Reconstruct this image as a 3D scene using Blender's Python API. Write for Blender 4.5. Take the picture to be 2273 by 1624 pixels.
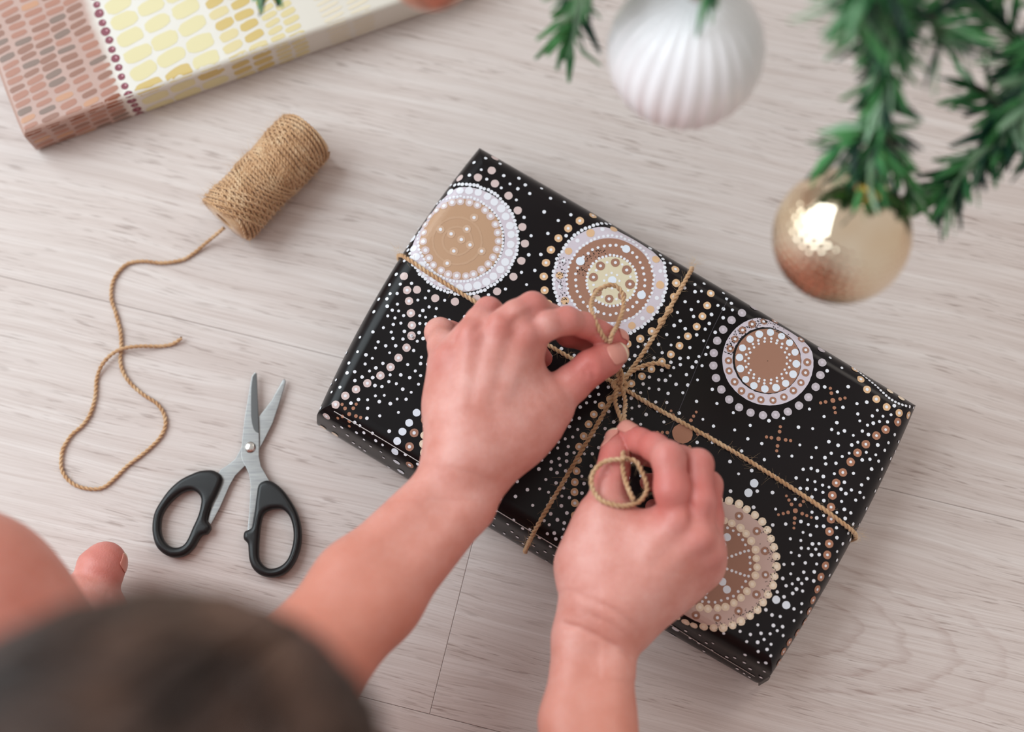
import bpy, bmesh, math, random
import numpy as np
from mathutils import Vector, Matrix
from mathutils.bvhtree import BVHTree

random.seed(7)
rng = np.random.default_rng(11)
scene = bpy.context.scene
for o in list(bpy.data.objects):
    bpy.data.objects.remove(o)

# ------------------------------------------------------------------ camera, light, exposure
IW, IH, FPX = 2273.0, 1624.0, 3000.0          # photograph size and focal length in its pixels
TILT = math.radians(13.0)
CH = 0.8935                                   # camera height above the floor (m)
cam_data = bpy.data.cameras.new('camera')
cam_data.sensor_fit = 'HORIZONTAL'
cam_data.sensor_width = 36.0
cam_data.lens = FPX / IW * 36.0
cam_data.clip_start = 0.02
cam_data.dof.use_dof = True
cam_data.dof.focus_distance = 0.860
cam_data.dof.aperture_fstop = 2.4
cam = bpy.data.objects.new('camera', cam_data)
cam.location = (0, 0, CH)
cam.rotation_euler = (TILT, 0, 0)
scene.collection.objects.link(cam)
scene.camera = cam

world = bpy.data.worlds.new('room_ambient')
scene.world = world
world.use_nodes = True
world.node_tree.nodes['Background'].inputs[0].default_value = (1.0, 0.94, 0.90, 1)
world.node_tree.nodes['Background'].inputs[1].default_value = 0.60

def area_light(name, loc, target, sx, sy, power, col):
    d = bpy.data.lights.new(name, 'AREA')
    d.shape = 'RECTANGLE'; d.size = sx; d.size_y = sy; d.energy = power; d.color = col
    o = bpy.data.objects.new(name, d)
    o.location = loc
    o.rotation_euler = (Vector(target) - Vector(loc)).to_track_quat('-Z', 'Y').to_euler()
    scene.collection.objects.link(o)
    return o
area_light('window_daylight', (-2.05, 0.90, 2.05), (0.05, 0.12, 0), 2.7, 2.3, 94, (0.82, 0.945, 1.0))
area_light('ceiling_lamp', (1.35, 1.75, 2.2), (0.25, 0.1, 0), 0.9, 0.9, 14, (1.0, 0.91, 0.82))

vs = scene.view_settings
vs.view_transform = 'Standard'; vs.look = 'None'; vs.gamma = 1.0; vs.use_curve_mapping = False
vs.exposure = 0.0

# ------------------------------------------------------------------ helpers
_c, _s = math.cos(TILT), math.sin(TILT)
def ray(px, py):
    dx = (px - IW / 2) / FPX; dy = -(py - IH / 2) / FPX
    return Vector((dx, dy * _c + _s, dy * _s - _c))
def P(px, py, z=0.0):
    """The point at height z that the photograph shows at pixel (px, py)."""
    d = ray(px, py); t = (z - CH) / d.z
    return Vector((d.x * t, d.y * t, z))
def PA(px, py, zcm):
    v = P(px, py, zcm * 0.01); return np.array((v.x, v.y, v.z))

C = scene.collection
def link(o, parent=None):
    C.objects.link(o)
    if parent is not None: o.parent = parent
    return o
def mesh_obj(name, verts, faces, mat, parent=None, smooth=True, loc=None):
    m = bpy.data.meshes.new(name)
    m.from_pydata([tuple(v) for v in verts], [], [tuple(f) for f in faces])
    if smooth: m.polygons.foreach_set('use_smooth', [True] * len(m.polygons))
    m.materials.append(mat)
    m.update()
    o = bpy.data.objects.new(name, m)
    if loc is not None: o.location = loc
    return link(o, parent)
def np_mesh(name, V, Q, mat, parent=None):
    m = bpy.data.meshes.new(name)
    V = np.asarray(V, np.float32); Q = np.asarray(Q, np.int32)
    n = Q.shape[1]
    m.vertices.add(len(V)); m.vertices.foreach_set('co', V.ravel())
    m.loops.add(Q.size); m.loops.foreach_set('vertex_index', Q.ravel())
    m.polygons.add(len(Q))
    m.polygons.foreach_set('loop_start', np.arange(0, Q.size, n, dtype=np.int32))
    m.polygons.foreach_set('loop_total', np.full(len(Q), n, np.int32))
    m.polygons.foreach_set('use_smooth', np.ones(len(Q), bool))
    m.update(calc_edges=True); m.validate()
    m.materials.append(mat)
    o = bpy.data.objects.new(name, m)
    return link(o, parent)
def empty(name, loc, label, cat, group=None):
    o = bpy.data.objects.new(name, None); o.location = loc; o.empty_display_size = 0.02
    C.objects.link(o)
    o['label'] = label; o['category'] = cat
    if group: o['group'] = group
    return o
def keep(o, root):
    """parent o to root without moving it (root is only translated)"""
    o.parent = root; o.location = Vector(o.location) - Vector(root.location); return o

def mat(name, col, rough=0.5, metal=0.0, spec=0.5, **kw):
    m = bpy.data.materials.new(name); m.use_nodes = True
    b = m.node_tree.nodes['Principled BSDF']
    b.inputs['Base Color'].default_value = (*col, 1)
    b.inputs['Roughness'].default_value = rough
    b.inputs['Metallic'].default_value = metal
    b.inputs['Specular IOR Level'].default_value = spec
    for k, v in kw.items(): b.inputs[k.replace('_', ' ')].default_value = v
    return m
def srgb(r, g, b):
    f = lambda c: (c / 255 / 12.92) if c / 255 <= 0.04045 else ((c / 255 + 0.055) / 1.055) ** 2.4
    return (f(r), f(g), f(b))
class NT:
    def __init__(s, m): s.t = m.node_tree; s.b = s.t.nodes['Principled BSDF']
    def n(s, typ, **kw):
        x = s.t.nodes.new(typ)
        for k, v in kw.items(): setattr(x, k, v)
        return x
    def l(s, a, b): s.t.links.new(a, b)
    def noise(s, vec, scale, detail=2, rough=0.5, dist=0.0):
        x = s.n('ShaderNodeTexNoise'); x.inputs['Scale'].default_value = scale
        x.inputs['Detail'].default_value = detail; x.inputs['Roughness'].default_value = rough
        x.inputs['Distortion'].default_value = dist
        if vec is not None: s.l(vec, x.inputs['Vector'])
        return x.outputs['Fac']
    def ramp(s, fac, stops):
        x = s.n('ShaderNodeValToRGB'); e = x.color_ramp.elements
        while len(e) < len(stops): e.new(0.5)
        for i, (p, c) in enumerate(stops):
            e[i].position = p; e[i].color = (*c, 1) if len(c) == 3 else c
        s.l(fac, x.inputs['Fac']); return x.outputs['Color']
    def mix(s, fac, a, b, mode='MIX'):
        x = s.n('ShaderNodeMix', data_type='RGBA', blend_type=mode)
        for sock, v in ((x.inputs[0], fac), (x.inputs[6], a), (x.inputs[7], b)):
            if hasattr(v, 'is_linked'): s.l(v, sock)
            elif isinstance(v, tuple): sock.default_value = (*v, 1)
            else: sock.default_value = v
        return x.outputs[2]
    def math(s, op, a, b=0.0):
        x = s.n('ShaderNodeMath', operation=op)
        for sock, v in ((x.inputs[0], a), (x.inputs[1], b)):
            if hasattr(v, 'is_linked'): s.l(v, sock)
            else: sock.default_value = v
        return x.outputs[0]
    def bump(s, h, strength, dist):
        x = s.n('ShaderNodeBump'); x.inputs['Strength'].default_value = strength
        x.inputs['Distance'].default_value = dist
        s.l(h, x.inputs['Height']); s.l(x.outputs[0], s.b.inputs['Normal'])
    def objco(s): return s.n('ShaderNodeTexCoord').outputs['Object']
    def mapping(s, vec, scale=(1, 1, 1), loc=(0, 0, 0), rot=(0, 0, 0)):
        x = s.n('ShaderNodeMapping'); s.l(vec, x.inputs[0])
        x.inputs['Scale'].default_value = scale; x.inputs['Location'].default_value = loc
        x.inputs['Rotation'].default_value = rot
        return x.outputs[0]

# smooth curve through points (Catmull-Rom), resampled at even steps
def spline(pts, step, closed=False):
    p = np.array([tuple(q) for q in pts], float)
    if closed: p = np.vstack([p[-1:], p, p[:2]])
    else: p = np.vstack([2 * p[0] - p[1], p, 2 * p[-1] - p[-2]])
    out = []
    for i in range(1, len(p) - 2):
        t = np.linspace(0, 1, 24, endpoint=False)[:, None]
        a, b, c, d = p[i - 1], p[i], p[i + 1], p[i + 2]
        out.append(0.5 * ((2 * b) + (-a + c) * t + (2 * a - 5 * b + 4 * c - d) * t ** 2 + (-a + 3 * b - 3 * c + d) * t ** 3))
    if not closed: out.append(p[-2][None])
    q = np.vstack(out)
    L = np.concatenate([[0], np.cumsum(np.linalg.norm(np.diff(q, axis=0), axis=1))])
    n = max(2, int(L[-1] / step) + 1)
    s = np.linspace(0, L[-1], n)
    return np.stack([np.interp(s, L, q[:, k]) for k in range(q.shape[1])], 1)
def frames(p):
    t = np.gradient(p, axis=0); t /= np.linalg.norm(t, axis=1)[:, None] + 1e-12
    n = np.zeros_like(t)
    up = np.array((0, 0, 1.0)) if abs(t[0][2]) < 0.9 else np.array((1.0, 0, 0))
    v = up - t[0] * up.dot(t[0]); v /= np.linalg.norm(v); n[0] = v
    for i in range(1, len(t)):
        v = v - t[i] * v.dot(t[i]); v /= np.linalg.norm(v) + 1e-12; n[i] = v
    return t, n, np.cross(t, n)
def tube_arrays(p, r, sides=6, closed=False, off=0):
    """verts and quads of a tube along p with radius r (scalar or array)"""
    t, n, b = frames(p)
    a = np.linspace(0, 2 * np.pi, sides, endpoint=False)
    r = np.broadcast_to(np.asarray(r, float), (len(p),))
    V = p[:, None] + r[:, None, None] * (n[:, None] * np.cos(a)[None, :, None] + b[:, None] * np.sin(a)[None, :, None])
    k = len(p)
    i = np.arange(k - 1)[:, None]; j = np.arange(sides)[None]
    jn = (j + 1) % sides
    Q = np.stack([i * sides + j, i * sides + jn, (i + 1) * sides + jn, (i + 1) * sides + j], -1).reshape(-1, 4)
    return V.reshape(-1, 3), Q + off
class Acc:
    def __init__(s): s.V = []; s.Q = []; s.n = 0
    def add(s, V, Q): s.V.append(np.asarray(V)); s.Q.append(np.asarray(Q) + s.n); s.n += len(V)
    def tube(s, p, r, sides=6): V, Q = tube_arrays(np.asarray(p, float), r, sides); s.add(V, Q)
    def obj(s, name, m, parent=None): return np_mesh(name, np.vstack(s.V), np.vstack(s.Q), m, parent)
def twine_acc(acc, path, r=0.0014, pitch=0.0065, sides=5, plies=2, jitter=0.0):
    """two-ply twisted cord along an evenly sampled path"""
    t, n, b = frames(path)
    L = np.concatenate([[0], np.cumsum(np.linalg.norm(np.diff(path, axis=0), axis=1))])
    ph = 2 * np.pi * L / pitch
    wob = 1 + jitter * np.interp(L, np.linspace(0, L[-1], 40), rng.standard_normal(40))
    for k in range(plies):
        a = ph + 2 * np.pi * k / plies
        q = path + 0.5 * r * (n * np.cos(a)[:, None] + b * np.sin(a)[:, None])
        acc.tube(q, r * 0.62 * wob, sides)
def fuzz_acc(acc, path, count, length, rad, w=0.000045):
    """loose jute fibres standing off a cord: thin curved 3-sided hairs"""
    t, n, b = frames(path)
    idx = rng.integers(0, len(path), count)
    for i in idx:
        a = rng.uniform(0, 2 * np.pi)
        out = n[i] * math.cos(a) + b[i] * math.sin(a)
        d = out * rng.uniform(0.2, 0.9) + t[i] * rng.uniform(-1, 1)
        d /= np.linalg.norm(d)
        c2 = rng.standard_normal(3) * 0.35
        Ln = length * rng.uniform(0.35, 1.2)
        s = np.linspace(0, 1, 4)[:, None]
        q = path[i] + out * rad * 0.7 + d * s * Ln + c2 * s * s * Ln
        if q[:, 2].min() < 0.0003: q[:, 2] = np.maximum(q[:, 2], 0.0003)
        acc.tube(q, np.array([w, w, w * 0.8, w * 0.4]), 3)

# ------------------------------------------------------------------ shared materials
def jute_material():
    m = mat('jute', srgb(186, 146, 104), 0.85, spec=0.2)
    t = NT(m); co = t.objco()
    f = t.noise(co, 90, 4, 0.6)
    f2 = t.noise(co, 900, 3, 0.6)
    c = t.ramp(f, [(0.3, srgb(186, 142, 102)), (0.52, srgb(210, 170, 130)), (0.72, srgb(232, 204, 168))])
    c = t.mix(t.math('MULTIPLY', f2, 0.42), c, srgb(150, 108, 72), 'MIX')
    t.l(c, t.b.inputs['Base Color'])
    t.bump(f2, 0.5, 0.0004)
    t.b.inputs['Sheen Weight'].default_value = 0.3
    return m
JUTE = jute_material()
JUTE_FIBRE = mat('jute_fibre', srgb(222, 190, 150), 0.8, spec=0.2)

# ------------------------------------------------------------------ floor: laminate planks
def wood_material(name, rings=None):
    m = mat(name, srgb(205, 192, 186), 0.42, spec=0.35)
    t = NT(m); co = t.objco()
    info = t.n('ShaderNodeObjectInfo')
    comb = t.n('ShaderNodeCombineXYZ')
    t.l(t.math('MULTIPLY', info.outputs['Random'], 17.0), comb.inputs[0])
    t.l(t.math('MULTIPLY', info.outputs['Random'], 5.0), comb.inputs[1])
    def vadd(a, b):
        x = t.n('ShaderNodeVectorMath', operation='ADD'); t.l(a, x.inputs[0]); t.l(b, x.inputs[1]); return x.outputs[0]
    v = vadd(co, comb.outputs[0])
    # slow bending of the grain
    warp = t.noise(t.mapping(v, (3.0, 7, 1)), 1.0, 2, 0.5)
    w3 = t.n('ShaderNodeCombineXYZ'); t.l(t.math('MULTIPLY', t.math('SUBTRACT', warp, 0.5), 0.030), w3.inputs[1])
    g = vadd(v, w3.outputs[0])
    fine = t.noise(t.mapping(g, (11, 900, 1)), 1.0, 3, 0.6)                 # hairline grain
    streak = t.noise(t.mapping(g, (46, 680, 1), (3, 7, 0)), 1.0, 2, 0.5)    # short dark pores
    sparse = t.noise(t.mapping(g, (9, 60, 1), (8, 4, 0)), 1.0, 2, 0.5)
    band = t.noise(t.mapping(g, (4, 120, 1), (1, 2, 0)), 1.0, 3, 0.6)       # tone bands
    cloud = t.noise(t.mapping(v, (5, 12, 1), (5, 1, 0)), 1.0, 2, 0.5)
    base = t.ramp(band, [(0.28, srgb(193, 179, 174)), (0.5, srgb(209, 198, 194)), (0.72, srgb(220, 212, 209))])
    base = t.mix(t.math('MULTIPLY', cloud, 0.6), base, srgb(205, 189, 182))
    base = t.mix(t.ramp(fine, [(0.36, (0.42, 0.42, 0.42)), (0.58, (0, 0, 0))]), base, srgb(178, 160, 152))
    pores = t.mix(1.0, t.ramp(streak, [(0.33, (0.62, 0.62, 0.62)), (0.44, (0, 0, 0))]), t.ramp(sparse, [(0.40, (0, 0, 0)), (0.60, (1, 1, 1))]), 'MULTIPLY')
    base = t.mix(pores, base, srgb(140, 120, 112))
    if rings:            # one board shows the arched rings of flat-sawn oak
        wob = t.noise(t.mapping(co, (20, 90, 1)), 1.0, 3, 0.6)
        wx = t.n('ShaderNodeCombineXYZ'); t.l(t.math('MULTIPLY', t.math('SUBTRACT', wob, 0.5), 0.030), wx.inputs[0])
        q = t.mapping(vadd(co, wx.outputs[0]), (1, 1, 1), (-rings[0], -rings[1], 0))
        q = t.mapping(q, (0.30, 1, 0))
        ln = t.n('ShaderNodeVectorMath', operation='LENGTH'); t.l(q, ln.inputs[0])
        d = t.math('MULTIPLY', ln.outputs['Value'], 1.0)
        saw = t.math('FRACT', t.math('MULTIPLY', d, 105.0))
        line = t.ramp(saw, [(0.0, (0, 0, 0)), (0.62, (0, 0, 0)), (0.88, (0.42, 0.42, 0.42)), (0.97, (0, 0, 0))])
        fade = t.ramp(d, [(0.020, (0, 0, 0)), (0.026, (1, 1, 1)), (0.052, (1, 1, 1)), (0.064, (0, 0, 0))])
        sx = t.n('ShaderNodeSeparateXYZ'); t.l(q, sx.inputs[0])
        fade = t.mix(1.0, fade, t.ramp(sx.outputs[0], [(0.0, (0, 0, 0)), (0.02, (1, 1, 1))]), 'MULTIPLY')
        fade = t.mix(1.0, fade, t.ramp(t.noise(t.mapping(co, (60, 500, 1)), 1.0, 2, .6), [(0.35, (.25, .25, .25)), (0.6, (1, 1, 1))]), 'MULTIPLY')
        base = t.mix(t.mix(1.0, line, fade, 'MULTIPLY'), base, srgb(158, 132, 124))
    t.l(base, t.b.inputs['Base Color'])
    t.bump(t.math('ADD', fine, streak), 0.14, 0.0004)
    return m
WOOD = wood_material('laminate_oak')
SUB = mat('joint_dark', srgb(70, 58, 52), 0.9)

s0, s1 = P(0, 612), P(720, 785)
gdir = (s1 - s0).normalized(); gperp = Vector((-gdir.y, gdir.x, 0))
row_w = abs((P(830, 1553) - s0).dot(gperp))
ang = math.atan2(gdir.y, gdir.x)
floor = mesh_obj('floor', [tuple(s0 + gdir * x_ + gperp * y_ + Vector((0, 0, -.0125))) for x_, y_ in ((-2.1, -8 * row_w), (2.2, -8 * row_w), (2.2, .42 + 5 * row_w), (-2.1, .42 + 5 * row_w))], [(0, 1, 2, 3)], SUB, smooth=False)
floor['kind'] = 'structure'
floor['label'] = 'pale grey-beige wood laminate plank floor under everything'
jx = (P(1055, 1180) - s0).dot(gdir)           # butt joint in the middle row
GAP = 0.00010
def plank(x0, x1, y0, y1, rings_at=None):
    """board between grain coordinates x0..x1 along the grain and y0..y1 across it, with tiny chamfers"""
    cx, cy = (x0 + x1) / 2, (y0 + y1) / 2
    hx, hy = (x1 - x0) / 2 - GAP, (y1 - y0) / 2 - GAP
    e = 0.0003
    V = [(sx * hx, sy * hy, -0.012) for sx, sy in ((-1, -1), (1, -1), (1, 1), (-1, 1))]
    V += [(sx * hx, sy * hy, -e) for sx, sy in ((-1, -1), (1, -1), (1, 1), (-1, 1))]
    V += [(sx * (hx - e), sy * (hy - e), 0) for sx, sy in ((-1, -1), (1, -1), (1, 1), (-1, 1))]
    F = [(3, 2, 1, 0), (8, 9, 10, 11)]
    for b in (0, 4):
        for k in range(4): F.append((b + k, b + (k + 1) % 4, b + 4 + (k + 1) % 4, b + 4 + k))
    pos = s0 + gdir * cx + gperp * cy
    m = WOOD
    if rings_at is not None:
        d = rings_at - pos
        m = wood_material('laminate_oak_arched', (d.dot(gdir), d.dot(gperp)))
    o = mesh_obj('plank', V, F, m, floor, smooth=False, loc=(pos.x, pos.y, 0))
    o.rotation_euler = (0, 0, ang)
rows = [(0, 0.42), (-row_w, 0)]
cuts = [(-2.1, -.95, 1.3, 2.3), (-2.1, -1.1, jx, 2.2)]
for k in range(1, 8):
    rows.append((-(k + 1) * row_w, -k * row_w)); cuts.append((-2.1, -1.35 + .37 * ((k * 2) % 3), .86 - .33 * ((k * 2) % 3) * (k > 1), 2.3))
    if k < 6: rows.append((.42 + (k - 1) * row_w, .42 + k * row_w)); cuts.append((-2.1, -1.3 + .4 * (k % 3), .4 + .35 * (k % 3), 2.3))
for (a, b), cc in zip(rows, cuts):
    for x0, x1 in zip(cc[:-1], cc[1:]):
        rp = P(1600, 1335); rx_, ry_ = (rp - s0).dot(gdir), (rp - s0).dot(gperp)
        plank(x0, x1, a, b, rp if x0 < rx_ < x1 and a < ry_ < b else None)

# ------------------------------------------------------------------ rounded box helper
def rounded_box(hx, hy, hz, rx, ry, rz, nx, ny, nz):
    """numpy verts/quads of a box centred on 0 with elliptical edge rounding"""
    def axis(h, r, n):
        e = -h + r * (1 - np.sin(np.linspace(1, 0, 9)[:-1] * math.pi / 2))
        return np.concatenate([e, np.linspace(-h + r, h - r, n), -e[::-1]])
    ax = [axis(hx, rx, nx), axis(hy, ry, ny), axis(hz, rz, nz)]
    H = (hx, hy, hz)
    bm = bmesh.new()
    cache = {}
    def vert(p):
        k = tuple(round(c, 7) for c in p)
        if k not in cache: cache[k] = bm.verts.new(p)
        return cache[k]
    for d in range(3):
        u, v = (d + 1) % 3, (d + 2) % 3
        for sgn in (-1, 1):
            for i in range(len(ax[u]) - 1):
                for j in range(len(ax[v]) - 1):
                    q = []
                    for a, b in ((i, j), (i + 1, j), (i + 1, j + 1), (i, j + 1)):
                        p = [0, 0, 0]; p[d] = sgn * H[d]; p[u] = ax[u][a]; p[v] = ax[v][b]
                        q.append(vert(p))
                    if sgn < 0: q.reverse()
                    bm.faces.new(q)
    for vv in bm.verts:          # edges roll over like folded paper, corners stay mitred
        x, y, z = vv.co
        t = max(0.0, abs(z) - (hz - rz)) / rz
        k = 1 - math.sqrt(max(0.0, 1 - t * t))
        vv.co = (x * (1 - k * rx / hx), y * (1 - k * ry / hy), z)
    V = np.array([v.co[:] for v in bm.verts]); bm.verts.index_update()
    F = [tuple(v.index for v in f.verts) for f in bm.faces]
    bm.free()
    return V, F

# ------------------------------------------------------------------ the black dotted gift
GH = 0.05
A_t, B_t, C_t, D_t = P(1064, 330, GH - .016), P(2034, 900, GH - .014), P(1712, 1499, GH - .014), P(703, 922, GH - .016)
A_b, B_b = P(1074, 346, GH - .016), P(2026, 908, GH - .014)
A_b.z = B_b.z = 0
C_b, D_b = P(1664, 1531, 0), P(702, 958, 0)
def gift_map(V):
    a = V[:, 0:1]; b = V[:, 1:2]; z = V[:, 2:3]           # a,b in [-1,1], z in [0,GH]
    f = np.clip(z / (GH - .016), 0, 1) ** 0.9
    out = 0
    for (ct, cb, wa, wb) in ((A_t, A_b, -1, -1), (B_t, B_b, 1, -1), (C_t, C_b, 1, 1), (D_t, D_b, -1, 1)):
        w = (1 + wa * a) * (1 + wb * b) / 4
        pt = np.array((ct.x, ct.y)); pb = np.array((cb.x, cb.y))
        out = out + w * (pt * f + pb * (1 - f))
    ux = np.array((B_t - A_t)[:2]); ux = ux / np.linalg.norm(ux)
    uy = np.array((D_t - A_t)[:2]); uy = uy / np.linalg.norm(uy)
    out = out + ux * (np.where(a < 0, -0.0075, 0.0045) * np.abs(a) ** 3 * (1 - b ** 2))
    out = out + uy * (np.where(b < 0, -0.0015, 0.0012) * np.abs(b) ** 3 * (1 - a ** 2))
    # paper is not perfectly flat
    zz = z + 0.0007 * np.sin(7 * a + 2 * b) * np.cos(5 * b) * (z > GH * 0.6) * (1 - np.maximum(np.abs(a), np.abs(b)) ** 6)
    return np.hstack([out, zz])
Lx = (B_t - A_t).length / 2; Ly = (D_t - A_t).length / 2
V, F = rounded_box(Lx, Ly, GH / 2, 0.0125, 0.0135, 0.0185, 44, 30, 6)
V = np.hstack([V[:, :1] / Lx, V[:, 1:2] / Ly, V[:, 2:3] + GH / 2])
gV = gift_map(V)
# mapping flips handedness (b runs from far to near): reverse the faces
F = [f[::-1] for f in F]
gift_c = gV.mean(0); gift_root_loc = (gift_c[0], gift_c[1], 0)
gift = empty('wrapped_gift', gift_root_loc, 'flat gift box wrapped in glossy black paper printed with white and copper dots', 'gift')
def paper_black():
    m = mat('black_gift_paper', srgb(20, 17, 19), 0.28, spec=0.22)
    t = NT(m); co = t.objco()
    n = t.noise(co, 14, 2, 0.5)
    c = t.ramp(t.noise(co, 9, 2, 0.5), [(0.35, srgb(13, 11, 13)), (0.65, srgb(22, 16, 18))])
    t.l(c, t.b.inputs['Base Color'])
    t.bump(n, 0.35, 0.004)
    return m
PBLACK = paper_black()
gpaper = mesh_obj('paper_wrap', gV - np.array(gift_root_loc), F, PBLACK, gift)
gift_bvh = BVHTree.FromPolygons([Vector(v) for v in gV], F)
camo = Vector((0, 0, CH))
def on_gift(px, py):
    h = gift_bvh.ray_cast(camo, ray(px, py).normalized())
    return (h[0], h[1]) if h[0] is not None else None
def pxm(c):              # photo pixels per metre at the point c
    return FPX / ((c.z - CH) * -_c + c.y * _s)
class Print:
    def __init__(s): s.d = {}
    def poly(s, key, pts, faces):
        V, F = s.d.setdefault(key, ([], [])); n = len(V)
        V.extend(pts); F.extend(tuple(i + n for i in f) for f in faces)
def snap(bvh, q, lift):
    loc, nor, _, _ = bvh.find_nearest(q)
    return loc + nor * lift
def tangent(n):
    t = Vector((1, 0, 0)) - n * n.x
    if t.length < 0.2: t = Vector((0, 1, 0)) - n * n.y
    t.normalize(); return t, n.cross(t)
pr = Print()
def dot(key, px, py, rpx, lift=0.00012, n=12, hit=None):
    h = hit or on_gift(px, py)
    if h is None: return
    c, nor = h
    t, b = tangent(nor); r = rpx / pxm(c); lift += .0002
    pts = [snap(gift_bvh, c, lift)]
    ph = rng.uniform(0, 6)
    for k in range(n):
        a = 2 * math.pi * k / n + ph; rr = r * rng.uniform(0.96, 1.04)
        pts.append(snap(gift_bvh, c + t * (rr * math.cos(a)) + b * (rr * math.sin(a)), lift))
    pr.poly(key, pts, [(0, k + 1, (k + 1) % n + 1) for k in range(n)])
def ring_fill(key, px, py, r0, r1, lift, n=96, rings=None, rough=0.0):
    rings = rings or int((r1 - r0) / 6) + 1; lift += .0002
    h = on_gift(px, py); c, nor = h; PXM = pxm(c); t, b = tangent(Vector((0, 0, 1)))
    pts = []; F = []
    for i in range(rings + 1):
        for k in range(n):
            a = 2 * math.pi * k / n
            r = (r0 + (r1 - r0) * i / rings) / PXM
            if i == rings: r *= 1 + rough * rng.uniform(-1, 1)
            pts.append(snap(gift_bvh, c + t * (r * math.cos(a)) + b * (r * math.sin(a)), lift))
    for i in range(rings):
        for k in range(n):
            F.append((i * n + k, (i + 1) * n + k, (i + 1) * n + (k + 1) % n, i * n + (k + 1) % n))
    pr.poly(key, pts, F)
def ring_dots(key, px, py, R, n, r, lift, ph=0.0, jit=0.06, centre=None, cr=0, skip=()):
    for k in range(n):
        if k in skip: continue
        a = ph + 2 * math.pi * k / n + rng.uniform(-jit, jit) * 6.28 / n
        RR = R * rng.uniform(0.985, 1.015)
        x, y = px + RR * math.cos(a), py + RR * math.sin(a)
        dot(key, x, y, r * rng.uniform(0.93, 1.07), lift, 12 if r > 4.5 else 8)
        if centre: dot(centre, x, y, cr, lift + 0.00006, 8)
excl = []                # (px, py, r): keep small dots off these
def big(key, x, y, r, centre=None, cr=3.4):
    dot(key, x, y, r, 0.00014, 14); excl.append((x, y, r + 3))
    if centre: dot(centre, x, y, cr, 0.0002, 8)
def z3(x, y): return 680 + .2832 * x, 300 + .2832 * y
def z4(x, y): return 1180 + .2463 * x, 460 + .2463 * y
def z5(x, y): return 1480 + .3695 * x, 640 + .3695 * y
def z6(x, y): return 1380 + .3202 * x, 1040 + .3202 * y
def z7(x, y): return 680 + .3817 * x, 680 + .3817 * y
def z1(x, y): return 900 + .352 * x, 600 + .352 * y
def z2(x, y): return 1150 + .3695 * x, 900 + .3695 * y
def zr(x, y): return 1700 + .4459 * x, 900 + .4459 * y
# circle 1 (over the left edge)
mx, my = 1027, 531
ring_fill('lilac', mx, my, 93, 122, .0003, 110, 6); excl.append((mx, my, 130))
ring_fill('tan', mx - 4, my, 1, 94, .00036, 110, 22)
for rr in (30, 52): ring_fill('tan_swirl', mx - 12, my + 4, rr, rr + 5, .00045, rings=1, rough=.02)
ring_dots('white', mx, my, 122, 92, 4.2, .00042)
ring_dots('white', mx - 4, my, 94, 76, 3.4, .00045)
ring_dots('white', mx - 1, my, 108.5, 33, 9.0, .00042, .1)
ring_dots('pink', mx - 4, my, 83, 27, 9.2, .00048, .05, centre='white', cr=4.6)
for x, y in ((1315, 648), (1052, 741), (1258, 738), (1135, 776), (1215, 820), (1283, 862), (1156, 910), (1374, 911), (1104, 1006)):
    q = z3(x, y); dot('tan_light', *q, 9.5, .0005, 12); dot('white', *q, 4.0, .0006, 8)
for x, y in ((1203, 338), (1345, 332), (1478, 380), (1585, 475), (1657, 590), (1693, 720), (1713, 850), (1685, 985), (1623, 1110), (1495, 1225), (1333, 1280), (1165, 1305), (1010, 1278), (868, 1212), (765, 1105), (1453, 277), (1478, 182)):
    big('pink', *z3(x, y), 9.2)
# circle 2
mx, my = 1354, 621
ring_fill('lilac', mx, my, 1, 126, .00008); excl.append((mx, my, 133))
ring_fill('brown', mx, my, 1, 97, .00016)
ring_fill('cream', mx + 4, my + 2, 1, 56, .00022)
ring_dots('white', mx, my, 125, 84, 4.2, .00018)
ring_dots('white', mx, my, 97, 62, 3.4, .00024)
ring_dots('white', mx + 4, my + 2, 56, 42, 3.2, .0003)
ring_dots('peach', mx, my, 112, 12, 9, .00018, .1); ring_dots('white', mx, my, 112, 12, 4.8, .00018, .1 + math.pi / 12)
ring_dots('white', mx, my, 77, 36, 3.6, .00026, 0, skip=(3, 12, 21, 30)); ring_dots('bluewhite', mx, my, 77, 4, 9.5, .0003, .52)
ring_dots('brown', mx + 4, my + 2, 41, 8, 10.5, .00032, .15, centre='white', cr=3.6)
ring_dots('white', mx + 4, my + 2, 17, 8, 3, .0003); ring_dots('white', mx + 4, my + 2, 42, 8, 3, .0003, .54)
dot('bluewhite', mx + 5, my + 1, 9.5, .0003, 14)
for k in range(30):
    a = 2 * math.pi * k / 30 + .05
    big('peach', mx + 147 * math.cos(a), my + 147 * math.sin(a), 9.2, 'white')
# circle 3
mx, my = 1704, 801
ring_fill('lilac', mx, my, 1, 101, .00008, rough=.004); excl.append((mx, my, 108))
ring_fill('black', mx - 2, my - 1, 1, 76, .00012, rough=.01)
ring_fill('brown', mx, my, 1, 73, .00016)
ring_dots('bluewhite', mx, my, 63, 16, 8.4, .00024, .1)
ring_dots('white', mx, my, 50, 22, 3.0, .00024); ring_dots('white', mx, my, 43, 20, 2.8, .00024, .15)
ring_dots('brown', mx, my, 88, 22, 8.6, .0002, .02, centre='white', cr=3.4)
for k in range(27):
    a = 2 * math.pi * k / 27 + .03
    big('greylilac', mx + 121 * math.cos(a), my + 121 * math.sin(a), 9.4, 'lilac')
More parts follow.
